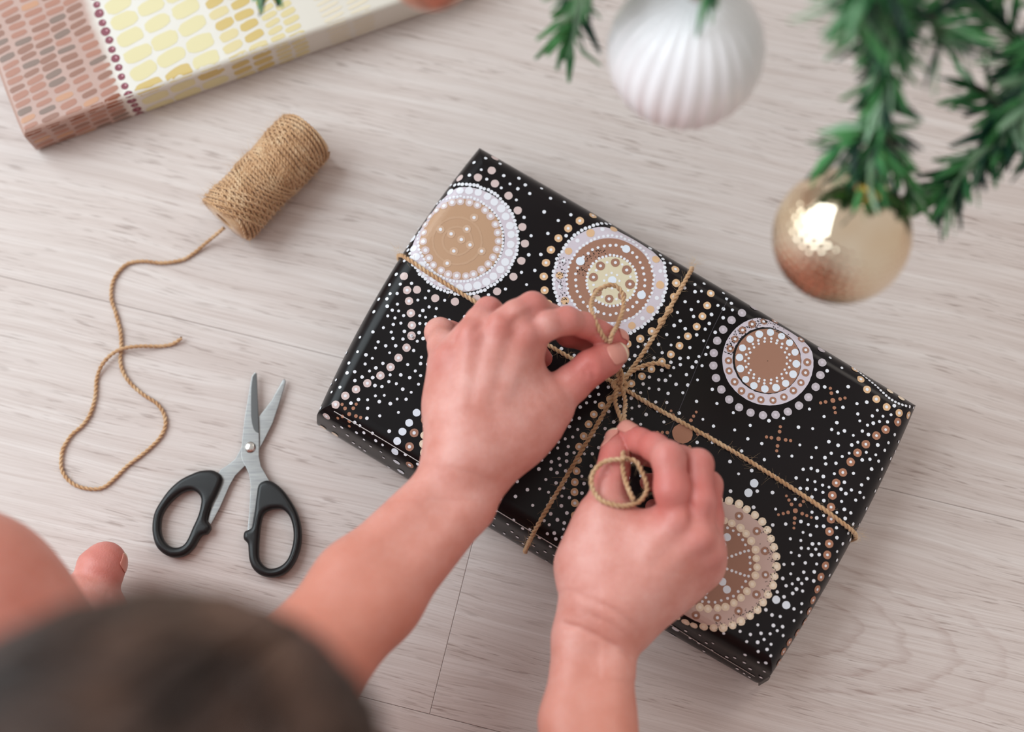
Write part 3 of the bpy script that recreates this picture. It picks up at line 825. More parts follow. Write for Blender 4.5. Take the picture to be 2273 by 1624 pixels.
# ------------------------------------------------------------------ the person: one continuous body grown from a distance field
CM = 0.01
def smin(a, b, k):
    h = np.maximum(k - np.abs(a - b), 0) / k
    return np.minimum(a, b) - h * h * k * 0.25
class Field:
    """smoothly joined round cones and ellipsoids; fingers join the palm softly and each other hardly at all"""
    def __init__(s): s.base = []; s.fing = {}; s.groove = []; s.kf = 0.0038; s.cache = {}
    def cone(s, a, b, ra, rb, k=.012, grp=None):
        a = np.asarray(a, float); b = np.asarray(b, float)
        pr = ('C', a, b, ra, rb, k, (a + b) / 2, np.linalg.norm(b - a) / 2 + max(ra, rb))
        (s.base if grp is None else s.fing.setdefault(grp, [])).append(pr)
    def ell(s, c, R, rad, k=.01, grp=None):
        c = np.asarray(c, float); pr = ('E', c, np.asarray(R, float), np.asarray(rad, float), None, k, c, max(rad))
        (s.base if grp is None else s.fing.setdefault(grp, [])).append(pr)
    def chain(s, pts, k=.012, grp=None):
        for p, q in zip(pts[:-1], pts[1:]): s.cone(p[0], q[0], p[1], q[1], k, grp)
    @staticmethod
    def one(pr, X):
        if pr[0] == 'C':
            _, a, b, ra, rb, *_r = pr
            ab = b - a; L2 = ab.dot(ab) + 1e-12
            t = np.clip(((X - a) @ ab) / L2, 0, 1)
            D = X - a - t[:, None] * ab
            return np.sqrt(np.einsum('ij,ij->i', D, D)) - (ra + t * (rb - ra))
        _, c, R, rad, *_r = pr
        q = (X - c) @ R.T
        k1 = np.linalg.norm(q / rad, axis=1); k2 = np.linalg.norm(q / rad ** 2, axis=1) + 1e-9
        return k1 * (k1 - 1) / k2
    def near(s, lst, c, R):
        k = id(lst)
        if s.cache.get(k, (0,))[0] != len(lst):
            s.cache[k] = (len(lst), np.array([p[6] for p in lst]), np.array([p[7] for p in lst]))
        _, cen, rad = s.cache[k]
        D = cen - c
        return np.flatnonzero(np.sqrt((D * D).sum(1)) - rad < R + 0.022)
    def local(s, X, c, R):
        d = np.full(len(X), 0.2)
        for i in s.near(s.base, c, R): pr = s.base[i]; d = smin(d, s.one(pr, X), pr[5])
        tot = d
        for g, lst in s.fing.items():
            df = None
            for i in s.near(lst, c, R):
                e = s.one(lst[i], X); df = e if df is None else smin(df, e, lst[i][5])
            if df is not None: tot = smin(tot, smin(d, df, s.kf), .0007)
        for (a, b, amp, sg) in s.groove:
            m = (a + b) / 2
            if np.linalg.norm(m - c) < R + np.linalg.norm(b - a) / 2 + 3 * sg:
                ab = b - a; t = np.clip(((X - a) @ ab) / (ab.dot(ab) + 1e-12), 0, 1)
                dd = np.linalg.norm(X - a - t[:, None] * ab, axis=1)
                tot = tot + amp * np.exp(-(dd / sg) ** 2) * np.sin(np.pi * np.clip(t, .04, .96)) ** .5
        return tot
    def __call__(s, X, size=.05):
        X = np.asarray(X, float); out = np.empty(len(X))
        key = np.floor(X / size).astype(np.int64)
        code = (key[:, 0] + 500) * 1000000 + (key[:, 1] + 500) * 1000 + key[:, 2] + 500
        order = np.argsort(code, kind='stable'); cs = code[order]
        cut = np.flatnonzero(np.diff(cs)) + 1
        for seg in np.split(order, cut):
            c = (key[seg[0]] + .5) * size
            out[seg] = s.local(X[seg], c, size * .87)
        return out
    def bounds(s):
        al = s.base + [p for l in s.fing.values() for p in l]
        lo = np.min([p[6] - p[7] for p in al], 0) - .01; hi = np.max([p[6] + p[7] for p in al], 0) + .01
        return lo, hi
    def grad(s, X, e=4e-4):
        g = np.zeros_like(X)
        for k in range(3):
            d = np.zeros(3); d[k] = e
            g[:, k] = s(X + d) - s(X - d)
        return g / (2 * e)
    def trace(s, o, d, t0=0.2, t1=1.2):
        t = t0; o = np.array(o); d = np.array(d) / np.linalg.norm(d)
        for _ in range(60):
            v = s.local((o + d * t)[None], o + d * t, .001)[0]
            t += v * .8
            if abs(v) < 2e-5 or t > t1: break
        return o + d * t
def surface_net(fl, h, B=8):
    """sparse naive surface nets"""
    lo, hi = fl.bounds()
    nb = np.ceil((hi - lo) / (h * B)).astype(int)
    I = np.stack(np.meshgrid(*[np.arange(n) for n in nb], indexing='ij'), -1).reshape(-1, 3)
    ctr = lo + (I + .5) * h * B
    d = fl(ctr)
    I = I[np.abs(d) < h * B * .87 * 1.35 + .001]
    g1 = np.arange(B + 1); G = np.stack(np.meshgrid(g1, g1, g1, indexing='ij'), -1).reshape(-1, 3)
    N = nb * B + 2
    gid = lambda c: (c[..., 0].astype(np.int64) * N[1] + c[..., 1]) * N[2] + c[..., 2]
    corner = np.array([[i, j, k] for i in (0, 1) for j in (0, 1) for k in (0, 1)])
    edges = [(a, b) for a in range(8) for b in range(a + 1, 8) if np.abs(corner[a] - corner[b]).sum() == 1]
    cid, cpos, quads = [], [], []
    for ch in np.array_split(I, max(1, len(I) // 1500)):
        base = ch * B
        L = (base[:, None] + G[None])
        vals = fl((lo + L * h).reshape(-1, 3)).reshape(len(ch), B + 1, B + 1, B + 1)
        sub = np.stack([vals[:, c[0]:B + c[0], c[1]:B + c[1], c[2]:B + c[2]] for c in corner], -1)
        ins = sub < 0
        act = ins.any(-1) & ~ins.all(-1)
        w = np.argwhere(act); sv_ = sub[act]
        acc = np.zeros((len(w), 3)); cnt = np.zeros(len(w))
        for a, b in edges:
            va, vb = sv_[:, a], sv_[:, b]; m = (va < 0) != (vb < 0)
            t = np.where(m, va / np.where(m, va - vb, 1), 0)
            p = corner[a] + t[:, None] * (corner[b] - corner[a])
            acc += np.where(m[:, None], p, 0); cnt += m
        cells = base[w[:, 0]] + w[:, 1:]
        cid.append(gid(cells)); cpos.append(lo + (cells + acc / cnt[:, None]) * h)
        for ax in range(3):
            o1, o2 = (ax + 1) % 3, (ax + 2) % 3
            s0_ = vals[:, :B, :B, :B] < 0
            sl = [slice(0, B)] * 3; sl[ax] = slice(1, B + 1)
            s1_ = vals[(slice(None), *sl)] < 0
            e = np.argwhere(s0_ != s1_)
            if not len(e): continue
            flip = s0_[tuple(e.T)]
            c = base[e[:, 0]] + e[:, 1:]
            d1 = np.zeros(3, int); d1[o1] = 1; d2 = np.zeros(3, int); d2[o2] = 1
            q = np.stack([gid(c - d1 - d2), gid(c - d2), gid(c), gid(c - d1)], -1)
            q[~flip] = q[~flip][:, ::-1]
            quads.append(q)
    cid = np.concatenate(cid); cpos = np.vstack(cpos); quads = np.vstack(quads)
    order = np.argsort(cid); cid = cid[order]; cpos = cpos[order]
    idx = np.searchsorted(cid, quads); idx = np.minimum(idx, len(cid) - 1)
    ok = (cid[idx] == quads).all(1)
    Q = idx[ok]
    g = fl.grad(cpos); g2_ = (g * g).sum(1) + 1e-9
    for _ in range(2):
        st = np.clip(fl(cpos) / g2_, -h, h)
        cpos = cpos - g * st[:, None]
    return cpos, Q

fb = Field()
def J(px, py, z, r): return (PA(px, py, z), r * CM)
RED = []                                     # warm, ruddy places of the skin: knuckles, fingertips
# ---- left hand (upper one in the photo)
LW = J(1010, 1100, 10.6, 1.9)
def side(a, b, off, dz=0.0):
    """shift of a joint sideways (image plane) from the line a->b"""
    d = b - a; n = np.array((-d[1], d[0], 0)); n /= np.linalg.norm(n); return n * off + np.array((0, 0, dz))
wl_ = LW[0]; el_ = np.array((-.172, -.072, .170))
mid_ = PA(815, 1312, 12.2)
for off, rw, rm, re in ((-.0092, .0158, .0225, .030), (.0092, .0158, .0225, .030)):
    sd = side(wl_, el_, off)
    fb.cone(wl_ + sd, mid_ + sd * .9, rw, rm, .008); fb.cone(mid_ + sd * .9, el_ + sd * .4, rm, re, .012)
fb.cone(mid_ * .55 + el_ * .45 + np.array((0, 0, .002)), el_, .033, .037, .02)
mcpL = dict(i=J(1170, 744, 11.6, .98), m=J(1110, 730, 11.9, .98), r=J(1046, 752, 11.6, .93), p=J(999, 800, 10.8, .88))
carL = dict(i=J(1070, 1010, 11.1, 1.2), m=J(1044, 1010, 11.3, 1.2), r=J(1020, 1015, 11.3, 1.15), p=J(1006, 1030, 11.0, 1.05))
for k_ in 'imrp':
    fb.cone(carL[k_][0], mcpL[k_][0], carL[k_][1], mcpL[k_][1], .014)
    fb.cone(carL[k_][0] - (0, 0, .011), mcpL[k_][0] - (0, 0, .009), 1.15 * CM, .95 * CM, .014)
    fb.cone(wl_ + side(wl_, el_, {'i': -.0085, 'm': -.003, 'r': .003, 'p': .0085}[k_]), carL[k_][0], .0150, carL[k_][1], .008)
fb.chain([J(1005, 1010, 9.9, 1.15), J(1002, 900, 9.6, 1.08), J(1003, 825, 9.5, .88)], .016)           # ulnar edge of the palm
fb.chain([J(1085, 1035, 10.2, 1.55), J(1148, 955, 9.9, 1.85), J(1200, 905, 9.8, 1.5), J(1222, 890, 9.8, 1.2)], .016)    # thumb base
fb.chain([J(1148, 915, 10.1, 1.0), J(1138, 838, 10.6, 1.0), J(1148, 775, 10.8, .85)], .014)       # web towards the index finger
fb.chain([J(1222, 890, 9.7, 1.22), J(1268, 852, 10.0, 1.05), J(1312, 815, 10.2, .97), J(1345, 797, 9.7, .90), J(1370, 784, 9.1, .74)], .006, 'Lt')
fb.chain([mcpL['i'], J(1212, 722, 12.0, .86), J(1258, 711, 11.7, .80), J(1298, 722, 10.8, .72), J(1328, 737, 10.1, .69), J(1373, 752, 9.0, .60)], .004, 'Li')
fb.chain([mcpL['m'], J(1146, 700, 12.3, .88), J(1182, 680, 12.0, .83), J(1225, 706, 10.4, .76), J(1262, 742, 9.0, .71), J(1335, 771, 7.8, .60)], .004, 'Lm')
fb.chain([mcpL['r'], J(1066, 714, 11.4, .86), J(1084, 690, 10.9, .80), J(1130, 716, 9.0, .74), J(1172, 752, 7.4, .69), J(1206, 795, 6.4, .58)], .004, 'Lr')
fb.chain([mcpL['p'], J(984, 768, 9.8, .90), J(976, 738, 8.6, .87), J(1000, 738, 6.9, .68), J(1050, 755, 6.3, .62), J(1095, 790, 5.75, .52)], .004, 'Lp')
for k_, q in mcpL.items(): fb.ell(q[0] + np.array((0, 0, .0066)), np.eye(3), np.array((.0064, .0064, .0060)), .006)
for a_, b_ in (('i', 'i'), ('m', 'm'), ('r', 'r')):                                                 # extensor tendons
    q0 = carL[a_][0] + np.array((0, 0, .0105)); q1 = mcpL[b_][0] + np.array((0, 0, .0078))
    fb.cone(q0 * .6 + q1 * .4, q1, .0018, .0030, .006)
for q in (mcpL['i'], mcpL['m'], mcpL['r'], mcpL['p'], J(1258, 711, 11.7, .8), J(1182, 680, 12, .8), J(1084, 690, 10.9, .8)): RED.append((q[0] + np.array((0, 0, .006)), .012, .55))
for q in (J(1373, 752, 9, .6), J(1335, 771, 7.8, 1), J(1300, 740, 10, 1), J(1262, 742, 9, 1), J(1206, 795, 6.4, 1), J(1312, 815, 10.2, 1), J(1365, 784, 9.1, 1), J(1050, 755, 6.3, 1), J(1172, 752, 7.4, 1)): RED.append((q[0], .020, 1.0))
# ---- right hand (lower one)
RW = J(1322, 1412, 9.6, 1.9); wr_ = RW[0]; er_ = np.array((.066, -.195, .165)); mr_ = PA(1304, 1600, 10.6)
for off, rw, rm, re in ((-.0088, .0155, .0165, .033), (.0088, .0155, .0165, .033)):
    sd = side(wr_, er_, off)
    fb.cone(wr_ + sd, mr_ + sd, rw, rm, .008); fb.cone(mr_ + sd, er_ + sd * .4, rm, re, .012)
mcpR = dict(i=J(1502, 1152, 11.6, 1.0), m=J(1549, 1192, 11.3, .98), r=J(1566, 1226, 10.0, .92), p=J(1553, 1258, 8.6, .85))
carR = dict(i=J(1350, 1330, 10.6, 1.3), m=J(1372, 1345, 10.6, 1.3), r=J(1388, 1362, 10.0, 1.25), p=J(1396, 1380, 9.0, 1.2))
for k_ in 'imrp':
    fb.cone(carR[k_][0], mcpR[k_][0], carR[k_][1], mcpR[k_][1], .014)
    fb.cone(carR[k_][0] - (0, 0, .011), mcpR[k_][0] - (0, 0, .010), 1.2 * CM, .95 * CM, .014)
    fb.cone(wr_ + side(wr_, er_, {'i': .0085, 'm': .003, 'r': -.003, 'p': -.0085}[k_]), carR[k_][0], .0150, carR[k_][1], .008)
fb.chain([J(1335, 1335, 10.0, 1.5), J(1345, 1240, 9.8, 1.7), J(1348, 1165, 9.7, 1.35), J(1346, 1130, 9.7, 1.15)], .016)
fb.chain([J(1302, 1330, 9.6, 1.3), J(1293, 1255, 9.2, 1.15), J(1318, 1180, 9.3, 1.0)], .016)
fb.chain([J(1388, 1215, 9.9, 1.1), J(1430, 1205, 10.4, 1.15), J(1475, 1180, 10.6, .95)], .014)
fb.chain([J(1398, 1335, 9.0, 1.2), J(1475, 1290, 8.8, 1.1), J(1545, 1255, 8.4, .9)], .016)
fb.chain([J(1345, 1132, 9.7, 1.12), J(1352, 1090, 9.8, .98), J(1360, 1046, 9.8, .90), J(1366, 1010, 9.3, .82), J(1367, 974, 8.6, .64)], .006, 'Rt')
fb.chain([mcpR['i'], J(1492, 1085, 12.5, 1.0), J(1484, 1016, 12.4, .93), J(1452, 992, 11.2, .80), J(1422, 980, 10.1, .74), J(1391, 955, 8.8, .58)], .004, 'Ri')
fb.chain([mcpR['m'], J(1552, 1110, 12.0, .92), J(1549, 1030, 11.6, .86), J(1510, 1018, 9.6, .76), J(1472, 1018, 8.3, .70), J(1420, 1010, 7.3, .58)], .004, 'Rm')
fb.chain([mcpR['r'], J(1572, 1150, 10.6, .86), J(1572, 1076, 10.0, .80), J(1530, 1068, 8.2, .72), J(1490, 1072, 7.1, .66), J(1440, 1070, 6.3, .56)], .004, 'Rr')
fb.chain([mcpR['p'], J(1562, 1195, 8.6, .76), J(1568, 1140, 8.0, .70), J(1530, 1130, 6.6, .62), J(1490, 1130, 6.0, .58), J(1450, 1125, 5.75, .50)], .004, 'Rp')
for k_, q in mcpR.items(): fb.ell(q[0] + np.array((0, 0, .0068)), np.eye(3), np.array((.0066, .0066, .0062)), .006)
for a_ in 'imr':
    q0 = carR[a_][0] + np.array((0, 0, .0105)); q1 = mcpR[a_][0] + np.array((0, 0, .0078))
    fb.cone(q0 * .5 + q1 * .5, q1, .0016, .0028, .006)
for q in (mcpR['i'], mcpR['m'], mcpR['r'], J(1484, 1016, 12.4, .8), J(1549, 1030, 11.6, .8), J(1572, 1076, 10, .8)): RED.append((q[0] + np.array((0, 0, .006)), .014, .6))
for q in (J(1391, 955, 8.8, 1), J(1422, 980, 10, 1), J(1452, 992, 11, 1), J(1367, 974, 8.6, 1), J(1362, 1030, 9.6, 1), J(1420, 1010, 7.3, 1), J(1440, 1070, 6.3, 1), J(1472, 1018, 8.3, 1), J(1490, 1085, 12.4, 1), J(1552, 1100, 11.8, 1), J(1572, 1130, 10.2, 1)): RED.append((q[0], .021, .9))
# ---- arms, trunk, legs
shL = np.array((-.215, -.245, .405)); shR = np.array((.135, -.315, .400))
fb.chain([(el_, .037), (el_ * .5 + shL * .5, .043), (shL, .052)], .03)
fb.chain([(er_, .037), (er_ * .5 + shR * .5, .043), (shR, .052)], .03)
pel = np.array((-.03, -.46, .125)); wai = np.array((-.035, -.45, .25)); che = np.array((-.04, -.355, .355))
for sx in (-.07, .07):
    o_ = np.array((sx, -sx * .15, 0))
    fb.cone(pel + o_, wai + o_ * .75, .108, .10, .05); fb.cone(wai + o_ * .75, che + o_, .10, .098, .05)
fb.cone(che + np.array((-.08, .02, .02)), shL, .075, .052, .05); fb.cone(che + np.array((.08, -.0, .02)), shR, .075, .052, .05)
fdir = np.array((.30, .34, -.89)); fdir /= np.linalg.norm(fdir)
hup = np.array((.35, .62, .35)); hup -= fdir * hup.dot(fdir); hup /= np.linalg.norm(hup)
HC = np.array(P(285, 2000, .462)) - hup * .024 + fdir * .016
hri = np.cross(fdir, hup); HR_ = np.stack([hri, fdir, hup])
fb.cone(che + np.array((.0, .05, .06)), HC - hup * .075 - fdir * .025, .056, .052, .03)
fb.ell(HC + hup * .02 - fdir * .01, HR_, np.array((.074, .092, .088)), .02)
fb.ell(HC - hup * .045 + fdir * .022, HR_, np.array((.058, .068, .075)), .03)
hp = lambda r, f_, u: HC + hri * r + fdir * f_ + hup * u
fb.cone(hp(0, .082, .005), hp(0, .100, -.032), .006, .011, .012)              # nose
for s_ in (-1, 1):
    fb.cone(hp(s_ * .045, .075, .022), hp(s_ * .012, .086, .020), .008, .009, .014)    # brow
    fb.ell(hp(s_ * .074, -.006, -.012), HR_, np.array((.009, .018, .030)), .006)       # ears
    fb.cone(hp(s_ * .022, .074, -.066), hp(0, .083, -.064), .004, .006, .008)          # lips
    fb.groove.append((hp(s_ * .018, .086, .002), hp(s_ * .040, .078, .002), .007, .012))
fb.cone(hp(0, .070, -.098), hp(0, .062, -.104), .016, .016, .02)              # chin
knL = PA(-118, 1400, 19.5); ftR = np.array(P(214, 1288, .036)); toe = np.array(P(238, 1240, .036))
knR = np.array((.235, -.235, .105)); ankR = np.array((-.235, -.075, .062))
fb.chain([(np.array((-.12, -.42, .13)), .085), (knL * .5 + np.array((-.12, -.42, .13)) * .5, .075), (knL, .058)], .03)
fb.chain([(np.array((.08, -.42, .12)), .085), (knR * .5 + np.array((.08, -.42, .12)) * .5, .075), (knR, .056)], .03)
ankL = np.array((-.06, -.21, .058))
fb.chain([(knL, .055), (knL * .65 + ankL * .35 - np.array((0, .01, .01)), .054), (ankL, .034)], .03)
fb.chain([(ankL, .036), (ankL + np.array((.07, -.02, -.018)), .034), (ankL + np.array((.13, -.03, -.028)), .026)], .02)
fb.chain([(knR, .054), (knR * .65 + ankR * .35, .050), (ankR, .034)], .03)
fb.chain([(ankR + np.array((.02, -.02, -.02)), .036), (ankR, .038), (np.array(P(170, 1420, .04)), .030), (np.array(P(190, 1350, .036)), .021)], .02)
TO = lambda x, y, z: np.array(P(x, y, z))
fb.chain([(TO(196, 1350, .034), .0150), (TO(208, 1310, .034), .0128), (TO(224, 1262, .0335), .0140), (TO(236, 1244, .032), .0118)], .006, 'T1')
for i, (dx, dy, r) in enumerate(((-34, 20, .0082), (-60, 50, .0075), (-82, 82, .007), (-100, 118, .0066))):
    fb.chain([(TO(170 + dx * .6, 1390 + dy * .5, .022), .011), (TO(196 + dx, 1330 + dy, .016), r), (TO(204 + dx, 1305 + dy, .0105), r * .95)], .004, 'T%d' % (i + 2))
for q in (TO(228, 1256, .036), TO(238, 1244, .03)): RED.append((q, .014, 1.0))
RED.append((knL + np.array((0, .02, .05)), .06, .35)); TAN = [(mid_ * .5 + el_ * .5, .13, .85), (er_ * .4 + mr_ * .6, .11, .8), (knL, .12, .6)]
# ---- creases cut into the skin, placed where the photo shows them
def crease(pxs, amp, sg, z_guess=.12):
    pts = [fb.trace((0, 0, CH), np.array(ray(x, y)), .6, .9) for x, y in pxs]
    for p, q in zip(pts[:-1], pts[1:]): fb.groove.append((p, q, amp, sg))
cr = []
cr += [([z1(1145, 590), z1(1180, 640), z1(1190, 690)], .0006, .0011), ([z1(1165, 585), z1(1205, 635)], .0005, .0010), ([z1(1120, 615), z1(1150, 670)], .0004, .0010)]
cr += [([z2(250, 1305), z2(370, 1335), z2(500, 1395), z2(610, 1460), z2(690, 1530)], .0007, .0014), ([z2(330, 1120), z2(450, 1170), z2(600, 1240), z2(700, 1330), z2(740, 1400)], .00035, .0016),
       ([z2(420, 1250), z2(560, 1310), z2(680, 1400)], .0003, .0015), ([z2(500, 1185), z2(640, 1260), z2(730, 1340)], .0003, .0014)]
cr += [([z2(495, 425), z2(540, 405), z2(590, 400)], .0005, .0010), ([z2(505, 385), z2(560, 375)], .0004, .0010)]
cr += [([z1(110, 1240), z1(300, 1245), z1(450, 1285), z1(560, 1340)], .0003, .0016)]
cr += [([z1(430, 385), z1(520, 300), z1(610, 215)], .0007, .0018), ([z1(665, 345), z1(740, 280), z1(830, 250)], .0007, .0018), ([z1(290, 470), z1(320, 410), z1(345, 350)], .0008, .0018)]
cr += [([z2(1030, 560), z2(1045, 640), z2(1040, 700)], .0007, .0018), ([z2(1160, 600), z2(1165, 700)], .0006, .0018)]
for c_ in cr: crease(c_[0], c_[1] * 1.9, c_[2] * 1.25)

bV, bQ = surface_net(fb, .0014)
person_loc = Vector((-.04, -.46, 0))
person = empty('person', person_loc, 'barefoot person with brown hair leaning over the gift, both hands tying the twine bow', 'person')
def skin_material():
    m = mat('skin', srgb(214, 152, 130), 0.46, spec=0.45)
    t = NT(m); co = t.objco()
    at = t.n('ShaderNodeAttribute', attribute_name='ruddy')
    n1 = t.noise(co, 55, 3, 0.55); n2 = t.noise(co, 420, 3, 0.6)
    c = t.ramp(n1, [(0.3, srgb(204, 134, 121)), (0.55, srgb(216, 153, 142)), (0.75, srgb(222, 166, 157))])
    c = t.mix(at.outputs['Fac'], c, srgb(196, 96, 90))
    tn = t.n('ShaderNodeAttribute', attribute_name='tanned')
    c = t.mix(tn.outputs['Fac'], c, srgb(200, 126, 104))
    c = t.mix(t.ramp(n2, [(0.45, (0, 0, 0)), (0.75, (0.16, 0.16, 0.16))]), c, srgb(200, 120, 102))
    t.l(c, t.b.inputs['Base Color'])
    b = t.b
    b.inputs['Subsurface Weight'].default_value = 0.25
    b.inputs['Subsurface Radius'].default_value = (1.0, 0.32, 0.16)
    b.inputs['Subsurface Scale'].default_value = 0.006
    v = t.n('ShaderNodeTexVoronoi'); v.inputs['Scale'].default_value = 900; t.l(t.mapping(co, (1, 1, 1)), v.inputs['Vector'])
    t.bump(t.math('ADD', t.math('MULTIPLY', v.outputs['Distance'], 0.5), t.noise(co, 260, 4, 0.6)), 0.34, 0.0006)
    return m
SKIN = skin_material()
hsel = (bV[:, 1] > -.06) & (bV[:, 2] < .16)
nearh = np.flatnonzero(hsel); remap = -np.ones(len(bV), int); remap[nearh] = np.arange(len(nearh))
bQh = remap[bQ]; bQh = bQh[(bQh >= 0).all(1)]
body = np_mesh('body', bV - np.array(person_loc), bQ, SKIN, person)
att = body.data.attributes.new('ruddy', 'FLOAT', 'POINT')
rv_ = np.zeros(len(bV))
for c_, s_, w_ in RED: rv_ = np.maximum(rv_, w_ * np.exp(-((bV - c_) ** 2).sum(1) / s_ ** 2))
att.data.foreach_set('value', rv_.astype(np.float32))
at2 = body.data.attributes.new('tanned', 'FLOAT', 'POINT')
tv_ = np.zeros(len(bV))
for c_, s_, w_ in TAN: tv_ = np.maximum(tv_, w_ * np.exp(-(((bV - c_) ** 2).sum(1) / s_ ** 2) ** 1.5))
at2.data.foreach_set('value', tv_.astype(np.float32))

# ---- nails: thin curved plates laid on the surface of the field
NAIL = mat('nail', srgb(216, 146, 132), 0.30, spec=0.5)
NAILTIP = mat('nail_tip', srgb(232, 206, 178), 0.32, spec=0.5)
def nail(base, tip, up, w, over=.0012, name='fingernail', m=NAIL, wide_frac=.92):
    base, tip, up = np.array(base), np.array(tip), np.array(up, float)
    ax_ = tip - base; L = np.linalg.norm(ax_); ax_ /= L
    up = up - ax_ * up.dot(ax_); up /= np.linalg.norm(up); lat = np.cross(ax_, up)
    nu, nv = 13, 15; Vn = []
    for j in range(nv):
        v = j / (nv - 1)
        hw = w / 2 * (min(1, (1 - (1 - min(v / .35, 1)) ** 2.2) ** .5 + .12)) * (1 if v < .75 else (1 - ((v - .75) / .25) ** 2.4 * .55))
        for i in range(nu):
            u = (i / (nu - 1) * 2 - 1)
            q = base + ax_ * (v * L) + lat * (u * hw) + up * .012
            ht = body_bvh.ray_cast(Vector(q), Vector(-up), .0155)
            q2_ = np.array(ht[0]) if ht[0] is not None else q - up * .0155
            Vn.append(q2_ + up * (.00035 + .0002 * v) - person_loc_np)
    Fn = [(j * nu + i, j * nu + i + 1, (j + 1) * nu + i + 1, (j + 1) * nu + i) for j in range(nv - 1) for i in range(nu - 1)]
    o = mesh_obj(name, Vn, Fn, m, person)
    o.data.materials.append(NAILTIP)
    for p_ in o.data.polygons:
        if p_.index >= (nv - 3) * (nu - 1): p_.material_index = 1
    s_ = o.modifiers.new('thickness', 'SOLIDIFY'); s_.thickness = .0005; s_.offset = 0
    return o
person_loc_np = np.array(person_loc)
body_bvh = BVHTree.FromPolygons(bV[nearh].tolist(), bQh.tolist())
nail(PA(1342, 800, 10.2), PA(1391, 776, 9.5), (.1, -.05, 1), .0128)
nail(PA(1360, 745, 9.3), PA(1394, 757, 8.5), (.45, .45, .75), .0095)
nail(PA(1357, 1000, 9.2), PA(1358, 951, 8.7), (-.85, 0, .55), .0105)
nail(PA(1408, 962, 9.9), PA(1377, 935, 8.7), (.1, .6, .8), .0092)
nail(TO(243, 1268, .036), TO(250, 1236, .030), (1, .05, .12), .0105, name='toenail')
# ---- bow of twine held in the fingers: rests on the skin where it crosses a finger
# strands up to the left fingers and the loop above them
make_cord('bow_loop', P3([(1376, 856, .054), (1370, 825, .062), (1358, 790, .071), (1352, 765, .0965), (1336, 742, .1090), (1319, 706, .1120), (1313, 672, .104), (1328, 644, .095), (1357, 632, .092), (1379, 646, .090), (1384, 680, .092), (1373, 716, .097), (1358, 744, .1090), (1353, 766, .0965), (1365, 795, .072), (1380, 830, .062), (1378, 856, .054)]), twine, 150)
# strands down to the right fingers and the ring that stands up over them
make_cord('bow_strand', P3([(1370, 858, .055), (1366, 890, .061), (1375, 920, .067), (1384, 948, .072), (1378, 985, .088), (1381, 1012, .104), (1384, 1050, .109), (1395, 1085, .111), (1406, 1110, .113)]), twine, 60)
make_cord('bow_strand', P3([(1381, 858, .055), (1388, 890, .061), (1386, 920, .067), (1386, 948, .072), (1382, 985, .088), (1384, 1008, .105), (1386, 1020, .108)]), twine, 60)
RG = [(640, 322), (560, 326), (500, 348), (452, 400), (440, 450), (455, 515), (500, 568), (560, 592), (620, 603), (690, 592), (745, 560), (775, 500), (762, 440), (735, 380), (708, 335), (665, 322)]
def over_skin(x, y, z):
    s_ = fb.trace((0, 0, CH), np.array(ray(x, y)), .6, .9)
    return max(z, s_[2] + .0022)
ring_pts = P3([(*z2(x, y), over_skin(*z2(x, y), .1110)) for i, (x, y) in enumerate(RG)])
ring_pts.append(ring_pts[0] + np.array((0.001, 0, 0.002)))
make_cord('bow_ring', ring_pts, twine, 110)


# ---- eyes
EYE = mat('eye_white', srgb(232, 226, 220), 0.2); IRIS = mat('iris', srgb(74, 52, 38), 0.2)
def ball(name, c, r, m, parent, n=14):
    Vn = [c + r * np.array((math.sin(math.pi * i / n) * math.cos(2 * math.pi * k / (2 * n)), math.sin(math.pi * i / n) * math.sin(2 * math.pi * k / (2 * n)), math.cos(math.pi * i / n))) for i in range(n + 1) for k in range(2 * n)]
    Fn = [(i * 2 * n + k, (i + 1) * 2 * n + k, (i + 1) * 2 * n + (k + 1) % (2 * n), i * 2 * n + (k + 1) % (2 * n)) for i in range(n) for k in range(2 * n)]
    return mesh_obj(name, Vn, Fn, m, parent)
for s_ in (-1, 1):
    e_ = ball('eye', hp(s_ * .030, .066, .002) - person_loc_np, .012, EYE, person)
    ball('iris', hp(s_ * .030, .0735, .001) - person_loc_np, .0058, IRIS, e_, 8)

# ---- hair: a full head of brown hair drawn back to the nape
def hair_material():
    m = mat('brown_hair', srgb(74, 56, 46), 0.40, spec=0.5)
    t = NT(m); co = t.objco()
    n_ = t.noise(t.mapping(co, (1, 1, 1), (.3, .1, .2)), 16, 4, 0.6)
    t.l(t.ramp(n_, [(0.38, srgb(30, 16, 11)), (0.5, srgb(64, 42, 32)), (0.66, srgb(120, 88, 72))]), t.b.inputs['Base Color'])  # tone varies between locks; the pale bands also paint in highlights
    t.b.inputs['Anisotropic'].default_value = 0.4
    return m
HAIR = hair_material()
fh = Field()
fh.ell(HC + hup * .024 - fdir * .016, HR_, np.array((.080, .088, .090)), .02)
fh.cone(HC - fdir * .065 - hup * .02, HC - fdir * .085 - hup * .085, .050, .040, .04)
hV, hQ = surface_net(fh, .005)
